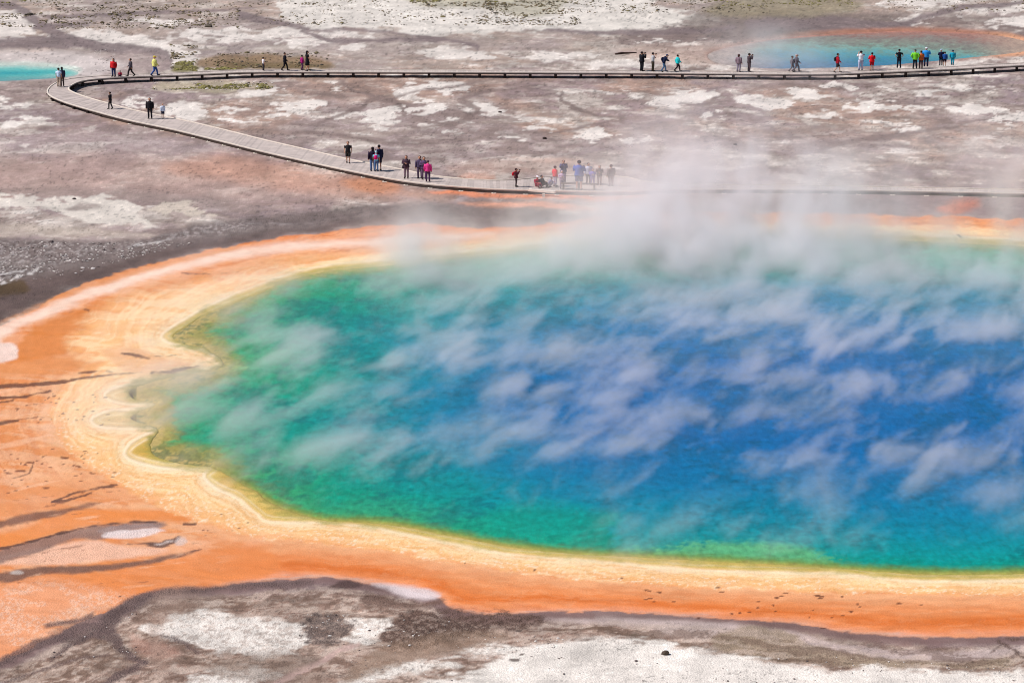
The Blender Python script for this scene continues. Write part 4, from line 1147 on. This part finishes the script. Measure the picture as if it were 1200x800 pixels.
def shoe_mesh(pose, k):
    J = pose_joints(pose); bm = bmesh.new()
    a, t = J['ank' + k], J['toe' + k]
    d = (t - a); 
    heel = a - Vector((d.x, d.y, 0)).normalized() * .03
    tube(bm, [Vector((heel.x, heel.y, a.z - .018)), a + Vector((0, 0, -.010)), (a + t) / 2 + Vector((0, 0, .0)), t + Vector((0, 0, .004)), t + (t - a) * .22], [.018, .028, .027, .024, .012], 0, 8)
    me = bpy.data.meshes.new('shoe'); bm.to_mesh(me); bm.free()
    me.polygons.foreach_set('use_smooth', [True] * len(me.polygons))
    return me

def cached(key, fn):
    if key not in _cache: _cache[key] = fn()
    return _cache[key]
_mats = {}
def cloth(c):
    if c not in _mats: _mats[c] = simple_mat('cloth', c, 0.85, 0.12, 9.0, 0.1)
    return _mats[c]
skin_m = simple_mat('skin', (196, 146, 120), 0.6)
eye_m = simple_mat('eye', (30, 24, 22), 0.4)
lip_m = simple_mat('lip', (160, 90, 84), 0.5)

def child(name, me, mats, root, rename=None):
    o = bpy.data.objects.new(name, me); C.objects.link(o); o.parent = root
    while len(me.materials) < len(mats): me.materials.append(mats[len(me.materials)])
    for i, m in enumerate(mats):
        o.material_slots[i].link = 'OBJECT'; o.material_slots[i].material = m
    return o

def deck_z(v):
    return .55 if v < 104 else (.34 if v < 150 else .30)

def person(u, vh, vf, pose, face, top, topc, leg, legc, hairk, hairc, label, group, shoec=(52, 44, 40), z=None, sx=1.0):
    z = deck_z(vf) if z is None else z
    if 1040 < u and vf < 90: z = .58
    p = P(u, vf, z)
    k = {'sit': .565, 'crouch': .70, 'lean': .955}.get(pose, 1.0)
    h = (vf - vh) / ppm(u, vf, z) / k * 1.02
    r = empty('person', (p.x, p.y, z + .002))
    sx *= random.uniform(1.04, 1.32)
    r.scale = (h * sx, h * sx, h)
    r.rotation_euler = (0, 0, -R(face))
    tag(r, label, 'person', group)
    child('body', cached(('b', pose), lambda: skin_body(pose)), [skin_m, eye_m, lip_m], r)
    child({'jacket': 'jacket', 'shirt': 'shirt', 'bulky': 'jacket', 'dress': 'dress'}[top], cached(('t', pose, top), lambda: top_mesh(pose, top)), [cloth(topc)], r)
    if leg: child('trousers' if leg == 'trousers' else 'shorts', cached(('l', pose, leg), lambda: legs_mesh(pose, leg)), [cloth(legc)], r)
    child({'cap': 'cap', 'hood': 'hood', 'sunhat': 'sun_hat'}.get(hairk, 'hair'), cached(('h', pose, hairk), lambda: hair_mesh(pose, hairk)), [cloth(hairc)], r)
    for s in 'lr':
        child('shoe', cached(('s', pose, s), lambda: shoe_mesh(pose, s)), [cloth(shoec)], r)
    return r

def backpack(pr, pose, col, label, dy=-.13, scale=1.0):
    J = pose_joints(pose); bm = bmesh.new()
    c = (J['che'] + J['wai']) / 2 + Vector((0, dy, .03))
    ring_loft(bm, [(c + Vector((0, 0, -.10)), .060, .036, (0, 0, 1)), (c + Vector((0, -.01, -.08)), .078, .050, (0, 0, 1)), (c + Vector((0, -.012, .0)), .080, .056, (0, 0, 1)), (c + Vector((0, 0, .07)), .070, .045, (0, 0, 1)), (c + Vector((0, .01, .105)), .040, .025, (0, 0, 1))], 0, True, 12)
    o = empty('backpack', pr.location); o.scale = pr.scale; o.rotation_euler = pr.rotation_euler
    mesh_obj('bag', bm, cloth(col), o, True)
    for s in (-1, 1):
        b = bmesh.new()
        sh = J['shol' if s < 0 else 'shor']
        tube(b, [c + Vector((s * .05, .03, .08)), Vector((s * .065, sh.y - .02, sh.z + .05)), Vector((s * .065, sh.y + .075, sh.z - .02)), Vector((s * .075, c.y - dy + .075, c.z)), c + Vector((s * .07, .03, -.06))], [.011] * 5, 0, 6)
        mesh_obj('strap', b, cloth(col), o, True)
    tag(o, label, 'backpack')
    return o

BK = (34, 30, 34); DG = (58, 54, 60); NV = (34, 38, 66); JN = (70, 92, 130); HB = (44, 32, 28); WT = (226, 226, 230)
G1, G2, G3 = 'visitors on the far stretch of boardwalk', 'visitors on the boardwalk bend', 'visitors on the near boardwalk and platform'
# u, v head, v feet, pose, facing (0 away, 90 right, 180 towards the camera, 270 left)
pp = [
 (69.3, 80, 102, 'stand', 20, 'shirt', (196, 214, 238), 'trousers', (178, 158, 140), 'short', HB, 'person in pale blue shirt and beige trousers at the left bend of the boardwalk', G2),
 (73.2, 79, 101.3, 'stand', 330, 'jacket', (58, 60, 84), 'trousers', (84, 70, 66), 'long', BK, 'person with long dark hair in dark top beside the pale blue shirt', G2),
 (133.5, 69, 90, 'stand', 200, 'bulky', (200, 34, 40), 'trousers', (44, 56, 96), 'long', BK, 'person in bright red jacket and blue jeans next to a seated child', G1),
 (141, 83, 90.5, 'sit', 190, 'jacket', (150, 36, 60), 'trousers', (70, 36, 56), 'short', HB, 'small child in dark red sitting on the far boardwalk', G1),
 (153.5, 69, 90, 'walk', 270, 'jacket', (84, 78, 86), 'trousers', (52, 46, 48), 'short', HB, 'person in dark grey jacket striding left on the far boardwalk', G1),
 (181.5, 66, 89.3, 'walk', 75, 'bulky', (226, 222, 130), 'trousers', (52, 84, 150), 'cap', (214, 190, 70), 'person in yellow top and blue jeans walking on the far boardwalk', G1),
 (129.5, 108, 128, 'stroll', 290, 'jacket', BK, 'trousers', (46, 44, 50), 'short', HB, 'person in black walking alone on the near side of the bend', G2),
 (176, 115, 139, 'stand', 185, 'bulky', BK, 'trousers', (36, 34, 40), 'long', BK, 'person in bulky black coat standing next to a child in white', G2),
 (191, 121.5, 139, 'stand', 150, 'jacket', (212, 222, 240), 'shorts', (40, 44, 68), 'short', (150, 130, 120), 'child in pale top and navy shorts beside the black coat', G2),
 (308.8, 67.5, 83, 'stand', 60, 'shirt', (232, 226, 230), 'trousers', (52, 48, 54), 'short', BK, 'child in white shirt and dark trousers on the far boardwalk', G1),
 (334, 62, 83.2, 'walk', 90, 'jacket', (32, 30, 38), 'trousers', (32, 30, 36), 'short', HB, 'person all in black taking a long stride on the far boardwalk', G1),
 (354.2, 65, 82.5, 'stroll', 60, 'jacket', (166, 36, 118), 'trousers', (96, 60, 96), 'short', BK, 'child in magenta jacket walking beside a tall figure in black', G1),
 (360.3, 60, 83.4, 'stroll', 70, 'dress', (30, 30, 34), None, None, 'long', BK, 'tall person in long black coat beside the child in magenta', G1),
 (752, 61, 83.6, 'photo', 60, 'bulky', (30, 30, 36), 'trousers', (34, 34, 40), 'short', BK, 'person in black jacket raising a camera on the far boardwalk', G1),
 (765, 62, 83.8, 'photo', 70, 'shirt', (176, 180, 186), 'trousers', (62, 56, 46), 'short', BK, 'person in light grey shirt and dark trousers taking a photograph', G1),
 (777.5, 64, 84.6, 'lean', 90, 'bulky', (30, 38, 66), 'trousers', (86, 116, 150), 'short', (60, 70, 100), 'person in navy jacket leaning forward as they walk right', G1),
 (794, 64.5, 84, 'walk', 80, 'bulky', (38, 196, 200), 'trousers', (64, 50, 56), 'short', HB, 'person in bright turquoise jacket and dark trousers walking', G1),
 (865.5, 64, 84.5, 'stand', 40, 'jacket', (128, 108, 118), 'trousers', (150, 140, 156), 'long', (80, 56, 56), 'person in mauve grey top standing on the far boardwalk', G1),
 (877.7, 63, 84.4, 'photo', 70, 'jacket', (74, 60, 66), 'trousers', (84, 66, 72), 'short', HB, 'person in dark brown jacket holding a camera up', G1),
 (928, 66, 84.6, 'walk', 90, 'jacket', (120, 116, 124), 'trousers', (124, 116, 122), 'short', (96, 88, 90), 'person in grey half hidden behind another grey walker in the steam', G1),
 (933, 64, 84.8, 'walk', 90, 'jacket', (100, 96, 106), 'trousers', (104, 98, 106), 'cap', (168, 160, 162), 'person in darker grey walking right in front of another in steam', G1),
 (981.2, 63, 85.3, 'walk', 90, 'jacket', (186, 28, 48), 'shorts', (40, 34, 40), 'short', HB, 'hiker in red jacket and dark shorts carrying a black backpack', G1),
 (1008.5, 60, 83, 'photo', 350, 'shirt', (232, 236, 244), 'trousers', (178, 182, 206), 'short', BK, 'person in white shirt and pale trousers facing the far pool', G1),
 (1021.5, 62, 83.2, 'fold', 350, 'bulky', (212, 26, 38), 'shorts', (176, 24, 40), 'short', BK, 'person in bright red top and red shorts facing the far pool', G1),
 (1053.3, 58, 80.2, 'hips', 0, 'shirt', (24, 26, 34), 'trousers', (30, 34, 50), 'short', BK, 'person in black shirt with hands on hips facing the far pool', G1),
 (1072, 58.5, 81, 'hips', 5, 'bulky', (118, 206, 52), 'trousers', (30, 34, 46), 'cap', (44, 70, 60), 'person in lime green jacket with dark trousers facing the far pool', G1),
 (1079, 60, 80.8, 'fold', 350, 'bulky', (190, 92, 40), 'trousers', (70, 44, 50), 'short', HB, 'person in orange brown jacket between the green and blue jackets', G1),
 (1085, 56, 78.4, 'fold', 10, 'bulky', (44, 140, 214), 'trousers', (38, 44, 74), 'cap', (214, 216, 222), 'person in sky blue jacket and pale cap facing the far pool', G1),
 (1102.5, 58, 77.2, 'fold', 350, 'bulky', (28, 30, 62), 'trousers', (30, 30, 52), 'cap', (170, 186, 210), 'person in dark navy jacket and pale cap on the rising boardwalk', G1),
 (1106.8, 61, 77.4, 'stand', 10, 'jacket', (38, 84, 150), 'shorts', (36, 34, 60), 'short', HB, 'child in blue jacket pressed against the navy jacket', G1),
 (1116, 59, 76.8, 'stroll', 20, 'jacket', (26, 150, 176), 'trousers', (40, 160, 186), 'short', (40, 60, 80), 'person dressed all in teal, rightmost on the far boardwalk', G1),
 (408, 166, 191, 'stroll', 180, 'shirt', (44, 42, 44), 'shorts', (54, 52, 50), 'short', (84, 60, 50), 'person in black shirt and long dark shorts walking towards the spring', G3),
 (437, 172.5, 200.5, 'stand', 350, 'jacket', (44, 34, 54), 'trousers', (88, 110, 150), 'long', BK, 'person with dark hair and blue jeans at the left of a group of three', G3),
 (441, 177, 201, 'stand', 5, 'shirt', (130, 200, 224), 'trousers', (84, 112, 156), 'short', (180, 214, 226), 'child with a magenta backpack in the middle of a group of three', G3),
 (444.5, 170, 200, 'stand', 330, 'jacket', (30, 34, 62), 'shorts', (44, 40, 62), 'short', BK, 'tall person in navy jacket and shorts at the right of three', G3),
 (476.3, 182.5, 209, 'fold', 190, 'bulky', (72, 54, 66), 'trousers', (132, 108, 120), 'long', HB, 'person in dark plum jacket with arms folded standing alone', G3),
 (492, 183, 209, 'stand', 185, 'jacket', (76, 66, 92), 'trousers', (112, 94, 116), 'short', HB, 'person in dark grey jacket at the left of a steamy group of three', G3),
 (497, 184, 210, 'fold', 170, 'bulky', (96, 76, 108), 'trousers', (106, 84, 108), 'long', HB, 'person in purple grey jacket in the middle of a steamy group', G3),
 (501.5, 188, 213, 'stand', 5, 'jacket', (222, 66, 142), 'trousers', (86, 56, 92), 'short', (92, 66, 78), 'person in bright pink jacket on the near boardwalk', G3),
 (604.8, 197.5, 219, 'photo', 90, 'jacket', (74, 30, 40), 'trousers', (76, 62, 62), 'short', (52, 30, 32), 'person in dark maroon photographing to the right, with a red backpack', G3),
 (629.5, 206, 219.5, 'sit', 150, 'jacket', (150, 28, 56), 'trousers', (140, 30, 52), 'cap', (226, 220, 226), 'small person in crimson sitting low near the pale board', G3),
 (634.8, 205.5, 219.5, 'sit', 110, 'jacket', (40, 36, 44), 'trousers', (44, 38, 44), 'short', BK, 'person in black sitting beside the crimson clothes', G3),
 (643, 207.5, 219.5, 'crouch', 100, 'jacket', (150, 142, 166), 'trousers', (150, 136, 150), 'short', (110, 100, 116), 'person in pale grey crouching on the platform', G3),
 (650.3, 194.5, 218.5, 'stand', 60, 'jacket', (222, 60, 70), 'trousers', (206, 190, 204), 'short', (90, 60, 66), 'person in red top and pale trousers beside the bench', G3),
 (660.3, 188, 214, 'photo', 180, 'bulky', (86, 80, 116), 'trousers', (124, 104, 122), 'short', (84, 66, 72), 'tall person in slate jacket raising hands behind the one in pale pink', G3),
 (658.5, 200, 221, 'fold', 170, 'bulky', (196, 164, 190), 'trousers', (160, 140, 156), 'short', (190, 172, 184), 'person in pale pink jacket in front of the bench', G3),
 (678.5, 188, 223, 'fold', 10, 'bulky', (76, 96, 172), 'shorts', (92, 100, 150), 'short', (62, 50, 60), 'tall person in blue jacket, largest figure on the platform', G3),
 (689.5, 191, 216, 'stand', 160, 'jacket', (206, 206, 224), 'trousers', (92, 78, 84), 'long', BK, 'person with long black hair in pale top behind the bench', G3),
 (694.5, 198, 217, 'fold', 180, 'bulky', (118, 98, 184), 'trousers', (140, 112, 180), 'short', (92, 74, 112), 'child in violet jacket at the right end of the bench', G3),
 (702.5, 194, 217, 'fold', 190, 'bulky', (84, 68, 70), 'trousers', (172, 146, 146), 'long', (56, 40, 40), 'person in dark brown jacket right of the violet jacket', G3),
 (716, 193, 218.5, 'stand', 330, 'jacket', (138, 122, 118), 'trousers', (166, 146, 144), 'short', (92, 72, 68), 'person in grey brown at the right edge of the platform', G3),
]
made = []
for a in pp:
    made.append(person(*a))
def find(s): return next(o for o in made if s in o['label'])
backpack(find('hiker in red'), 'walk', (30, 28, 34), 'black backpack on the hiker in red jacket')
backpack(find('magenta backpack'), 'stand', (206, 30, 110), 'magenta backpack on the child in the group of three')
backpack(find('dark maroon'), 'photo', (176, 26, 44), 'red backpack on the person photographing to the right')
backpack(find('leaning forward'), 'lean', (28, 34, 60), 'dark navy backpack on the walker leaning forward', dy=-.12)
# shoulder bag of the person in plum
pr = find('dark plum')
bm = bmesh.new(); ring_loft(bm, [(Vector((.13, 0, .44)), .035, .05, (0, 0, 1)), (Vector((.135, 0, .47)), .042, .062, (0, 0, 1)), (Vector((.13, 0, .56)), .032, .055, (0, 0, 1))], 0, True, 10)
hb = empty('handbag', pr.location); hb.scale = pr.scale; hb.rotation_euler = pr.rotation_euler
mesh_obj('bag', bm, cloth((50, 38, 46)), hb, True)
bm = bmesh.new(); tube(bm, [(.13, .04, .55), (.115, .05, .70), (.10, .02, .845), (.115, -.05, .70), (.13, -.04, .55)], [.007] * 5, 0, 6)
mesh_obj('strap', bm, cloth((50, 38, 46)), hb, True)
tag(hb, 'dark bag hanging at the side of the person in plum', 'bag')
# cameras held to the face
def camera_prop(pr, label):
    o = empty('handheld_camera', pr.location); o.scale = pr.scale; o.rotation_euler = pr.rotation_euler
    bm = box_bm(-.036, .036, .135, .160, .905, .945); mesh_obj('camera_body', bm, cloth((26, 26, 28)), o)
    bm = bmesh.new(); tube(bm, [(0, .158, .925), (0, .195, .925)], [.017, .018], 0, 10); mesh_obj('lens', bm, cloth((20, 20, 24)), o)
    tag(o, label, 'camera')
camera_prop(find('raising a camera'), 'black camera held up by the person in black jacket')
camera_prop(find('taking a photograph'), 'dark camera held by the person in light grey shirt')
camera_prop(find('holding a camera up'), 'dark camera held by the person in dark brown jacket')
camera_prop(find('dark maroon'), 'small camera held by the person in maroon with red backpack')

# ------------------------------------------------------------------ rocks, log, tufts
def rock(u, v, w, h, col, label, seed):
    bm = bmesh.new()
    bmesh.ops.create_icosphere(bm, subdivisions=3, radius=1.0)
    r3 = random.Random(seed)
    off = Vector((r3.uniform(0, 50), r3.uniform(0, 50), 0))
    from mathutils import noise as mn
    for q in bm.verts:
        k = 1 + .35 * mn.noise(q.co * 1.4 + off) + .15 * mn.noise(q.co * 4 + off)
        q.co = Vector((q.co.x * w * k, q.co.y * w * .8 * k, max(q.co.z * h * k + h * .55, -.03)))
    o = mesh_obj('rock', bm, simple_mat('rock', col, 0.9, 0.3, 5.0))
    o.location = P(u, v, 0.05)
    tag(o, label, 'rock', 'loose dark stones on the flats')
rock(638, 163, .16, .11, (64, 52, 48), 'small dark stone on the pink flats above the platform crowd', 1)
rock(861.5, 170, .14, .09, (78, 64, 60), 'small dark stone in the thin steam right of the plume', 2)
rock(586, 132, .15, .08, (76, 62, 58), 'small dark stone at the tip of a white patch in the middle flats', 3)
rock(87, 233.5, .13, .07, (70, 60, 58), 'small dark stone on the whitish patch at the left', 4)
rock(779.5, 766.5, .13, .10, (82, 70, 60), 'dark stone on the white crust at the bottom of the frame', 5)
bm = bmesh.new()
a, b = P(721, 63.6, .1), P(746, 61.6, .12)
tube(bm, [a, a.lerp(b, .3) + Vector((0, .1, .03)), a.lerp(b, .65), b], [.09, .12, .10, .04], 0, 8)
mesh_obj('fallen_log', bm, simple_mat('log_wood', (70, 52, 46), 0.9, 0.3, 4.0), None, True)
tag(bpy.data.objects['fallen_log'], 'thin dark fallen log lying on the flats behind the far boardwalk', 'log')

def scatter(name, zones, n, cols, size, label, seed, flat=.6):
    r3 = random.Random(seed)
    verts, faces, mi = [], [], []
    t = (1 + 5 ** .5) / 2
    ico = [(-1, t, 0), (1, t, 0), (-1, -t, 0), (1, -t, 0), (0, -1, t), (0, 1, t), (0, -1, -t), (0, 1, -t), (t, 0, -1), (t, 0, 1), (-t, 0, -1), (-t, 0, 1)]
    ic = [(0, 11, 5), (0, 5, 1), (0, 1, 7), (0, 7, 10), (0, 10, 11), (1, 5, 9), (5, 11, 4), (11, 10, 2), (10, 7, 6), (7, 1, 8), (3, 9, 4), (3, 4, 2), (3, 2, 6), (3, 6, 8), (3, 8, 9), (4, 9, 5), (2, 4, 11), (6, 2, 10), (8, 6, 7), (9, 8, 1)]
    wts = [z[4] for z in zones]
    k = 0
    for _ in range(n * 3):
        if k >= n: break
        z = r3.choices(zones, wts)[0]
        u, v = r3.uniform(z[0], z[2]), r3.uniform(z[1], z[3])
        if float(sd_orange(np.array([u]), np.array([v]))[0]) < 14: continue
        if float(fbm(np.array([u / 18.]), np.array([v / 3.5]), 81, 3)[0]) < .47: continue
        p = P(u, v, .05)
        s = size * r3.lognormvariate(0, .45) * .55 * (.6 if v > 600 else 1)
        b = len(verts)
        an = r3.uniform(0, 6.28)
        for q in ic and ico:
            x, y, zz = (c * s * r3.uniform(.7, 1.25) * .6 for c in q)
            verts.append((p.x + x * math.cos(an) * 1.3 - y * math.sin(an), p.y + x * math.sin(an) + y * math.cos(an), p.z + zz * flat + s * .3))
        m = r3.randrange(len(cols))
        for f in ic: faces.append(tuple(b + i for i in f)); mi.append(m)
        k += 1
    me = bpy.data.meshes.new(name); me.from_pydata(verts, [], faces)
    for c in cols: me.materials.append(simple_mat('scatter', c, 0.95))
    me.polygons.foreach_set('material_index', mi)
    o = bpy.data.objects.new(name, me); C.objects.link(o)
    o['kind'] = 'stuff'; o['label'] = label
    return o
scatter('grass_tufts', [(60, 8, 280, 34, 3), (-60, 16, 55, 32, 1), (300, -14, 560, 30, 1.6), (560, -14, 680, 30, 3), (680, -14, 900, 16, 1.6), (200, 50, 232, 82, 1), (1040, -14, 1260, 14, 1.2), (0, -14, 420, 8, 2.5), (470, -14, 660, 8, 2.5), (240, 62, 385, 80, .8)],
        9000, [(104, 92, 70), (122, 112, 82), (88, 80, 70), (136, 120, 96)], .10, 'small dry olive and brown grass tufts dotted over the far flats', 5)
scatter('green_grass', [(205, 73, 230, 84, 2), (240, 79, 290, 82, 1.2), (175, 99, 320, 105, 2), (480, -10, 600, 3, 2), (830, -6, 1000, 8, 1.5), (0, 0, 30, 4, .3)], 2600, [(124, 118, 66), (142, 134, 84), (112, 104, 66)], .11, 'low green and yellow grass beside the far boardwalk', 6)
scatter('pebbles', [(0, 284, 300, 328, 3), (560, 745, 660, 775, .12), (350, 720, 600, 765, .3), (60, 715, 160, 770, .12), (400, 770, 1200, 810, .5), (110, 58, 135, 84, .4), (180, 96, 320, 106, 1.5)], 2400, [(205, 196, 190), (150, 138, 132), (96, 84, 82), (222, 214, 206)], .055, 'small pale and dark pebbles strewn over the crust', 7)

# ------------------------------------------------------------------ steam (real volumes standing over the hot water)
def vol_material(name):
    m = bpy.data.materials.new(name); m.use_nodes = True
    nt = m.node_tree
    for n in list(nt.nodes): nt.nodes.remove(n)
    out = N(nt, 'ShaderNodeOutputMaterial')
    pv = N(nt, 'ShaderNodeVolumePrincipled')
    pv.inputs['Color'].default_value = (1.0, 0.95, 0.955, 1)
    pv.inputs['Density'].default_value = 1.0
    nt.links.new(pv.outputs[0], out.inputs['Volume'])
    return m

def steam(lo, hi, res, label, rot, stretch, scale, detail, rough, blobs, dens, th, sharp, zfall, power=1.5, nearfade=None, distort=0.3, bigamp=0.45, rings=()):
    """a cloud of vapour: a density field baked by a Volume Cube node"""
    nt = bpy.data.node_groups.new('steam_field', 'GeometryNodeTree')
    nt.interface.new_socket('Geometry', in_out='OUTPUT', socket_type='NodeSocketGeometry')
    L = nt.links.new
    out = nt.nodes.new('NodeGroupOutput')
    vc = N(nt, 'GeometryNodeVolumeCube')
    vc.inputs['Min'].default_value = lo; vc.inputs['Max'].default_value = hi
    for k, r in zip(('Resolution X', 'Resolution Y', 'Resolution Z'), res): vc.inputs[k].default_value = r
    sm = N(nt, 'GeometryNodeSetMaterial'); sm.inputs['Material'].default_value = VOLMAT
    L(vc.outputs[0], sm.inputs[0]); L(sm.outputs[0], out.inputs[0])
    pos = N(nt, 'GeometryNodeInputPosition').outputs[0]
    sx = N(nt, 'ShaderNodeSeparateXYZ'); L(pos, sx.inputs[0])
    ro = N(nt, 'ShaderNodeVectorRotate'); ro.rotation_type = 'EULER_XYZ'; ro.inputs['Rotation'].default_value = [R(a) for a in rot]
    L(pos, ro.inputs['Vector'])
    vm = N(nt, 'ShaderNodeVectorMath', operation='MULTIPLY'); vm.inputs[1].default_value = stretch
    L(ro.outputs[0], vm.inputs[0])
    no = N(nt, 'ShaderNodeTexNoise'); no.inputs['Scale'].default_value = scale; no.inputs['Detail'].default_value = detail
    no.inputs['Roughness'].default_value = rough; no.inputs['Distortion'].default_value = distort
    L(vm.outputs[0], no.inputs['Vector'])
    big = N(nt, 'ShaderNodeTexNoise'); big.inputs['Scale'].default_value = 0.085; big.inputs['Detail'].default_value = 2.0
    L(pos, big.inputs['Vector'])
    f = math_node(nt, 'MULTIPLY_ADD', math_node(nt, 'SUBTRACT', big.outputs[0], 0.5), bigamp, no.outputs[0])
    f = math_node(nt, 'SUBTRACT', f, math_node(nt, 'MULTIPLY', sx.outputs['Z'], zfall))
    if nearfade:
        y0, y1, a, b = nearfade
        mr = N(nt, 'ShaderNodeMapRange'); mr.interpolation_type = 'SMOOTHSTEP'
        for i, val in zip(('From Min', 'From Max', 'To Min', 'To Max'), (y0, y1, a, b)): mr.inputs[i].default_value = val
        L(sx.outputs['Y'], mr.inputs['Value'])
        th = mr.outputs[0]
    f = math_node(nt, 'DIVIDE', math_node(nt, 'SUBTRACT', f, th), sharp, clamp=True)
    f = math_node(nt, 'POWER', f, power)
    tot = None
    for (cx, cy, cz, rx, ry, rz, amp) in blobs:
        a = N(nt, 'ShaderNodeVectorMath', operation='SUBTRACT'); L(pos, a.inputs[0]); a.inputs[1].default_value = (cx, cy, cz)
        b = N(nt, 'ShaderNodeVectorMath', operation='DIVIDE'); L(a.outputs[0], b.inputs[0]); b.inputs[1].default_value = (rx, ry, rz)
        dt = N(nt, 'ShaderNodeVectorMath', operation='DOT_PRODUCT'); L(b.outputs[0], dt.inputs[0]); L(b.outputs[0], dt.inputs[1])
        e = math_node(nt, 'MULTIPLY', math_node(nt, 'EXPONENT', math_node(nt, 'MULTIPLY', dt.outputs['Value'], -1.0)), amp)
        tot = e if tot is None else math_node(nt, 'ADD', tot, e)
    d = math_node(nt, 'MULTIPLY', math_node(nt, 'MULTIPLY', f, tot), dens)
    d = math_node(nt, 'MULTIPLY', d, math_node(nt, 'GREATER_THAN', d, 0.004))
    L(d, vc.inputs['Density'])
    me = bpy.data.meshes.new('steam')
    ob = bpy.data.objects.new('steam', me); C.objects.link(ob)
    me.materials.append(VOLMAT)
    md = ob.modifiers.new('field', 'NODES'); md.node_group = nt
    ob['kind'] = 'stuff'; ob['label'] = label; ob['category'] = 'steam'
    return ob

VOLMAT = vol_material('steam_vapour')
def bl(u, vbase, h, rx, ry, rz, amp):
    p = P(u, vbase)
    return (p.x, p.y, h, rx, ry, rz, amp)
layer_blobs = [bl(760, 410, 0.1, 20, 22, .75, 1.0), bl(1180, 420, 0.1, 22, 24, .75, 1.0), bl(400, 410, 0.1, 10, 17, .7, 0.8), bl(300, 455, 0.1, 6, 10, .6, 0.5), bl(980, 560, 0.1, 28, 11, .6, 0.75), bl(450, 560, 0.1, 9, 8, .55, 0.6)]
steam((-22, 92, 0.12), (62, 162, 1.9), (700, 540, 18), 'white steam wisps drifting low over the blue water of the large spring',
      (0, 12, 27), (1.0, 0.31, 1.2), 0.54, 8.0, 0.67, layer_blobs, 0.34, 0.5, 0.15, 0.04, 1.0, nearfade=(94, 122, 0.545, 0.455), bigamp=0.55, distort=0.35)
plume_blobs = [bl(825, 318, 0.5, 7, 7, 2.8, 1.2), bl(790, 300, 3.2, 5, 6, 2.8, 1.0), bl(905, 300, 2.4, 6, 6, 3.0, 1.0), bl(840, 285, 6.0, 5.5, 5, 2.6, 0.7), bl(960, 285, 4.6, 6, 5, 2.6, 0.25), bl(1190, 280, 4.8, 6, 5, 2.2, 0.5),
               bl(487, 314, 0.9, 2.4, 5, 2.0, 1.3), bl(600, 318, 0.5, 6, 4, 1.1, 0.5), bl(690, 300, 0.8, 5, 5, 2.0, 0.8), bl(1060, 318, 0.5, 10, 6, 1.3, 0.6), bl(1240, 305, 1.0, 8, 7, 2.2, 0.6)]
steam((-18, 132, 0.2), (52, 170, 11.5), (380, 210, 60), 'thick white steam plume rising from the far edge of the large spring',
      (0, 0, 20), (1.0, 0.7, 0.8), 0.42, 6.0, 0.6, plume_blobs, 0.47, 0.37, 0.26, 0.010, 1.3)
rp = P(905, 66)
steam((rp.x - 14, rp.y - 28, 0.2), (rp.x + 16, rp.y + 30, 4.5), (150, 200, 20), 'thin steam veiling the left half of the small far pool',
      (0, 0, 20), (1.0, 0.6, 1.0), 0.25, 4.0, 0.55, [bl(905, 68, 0.8, 5.0, 14, 1.6, 1.0)], 0.10, 0.30, 0.4, 0.02, 1.0)
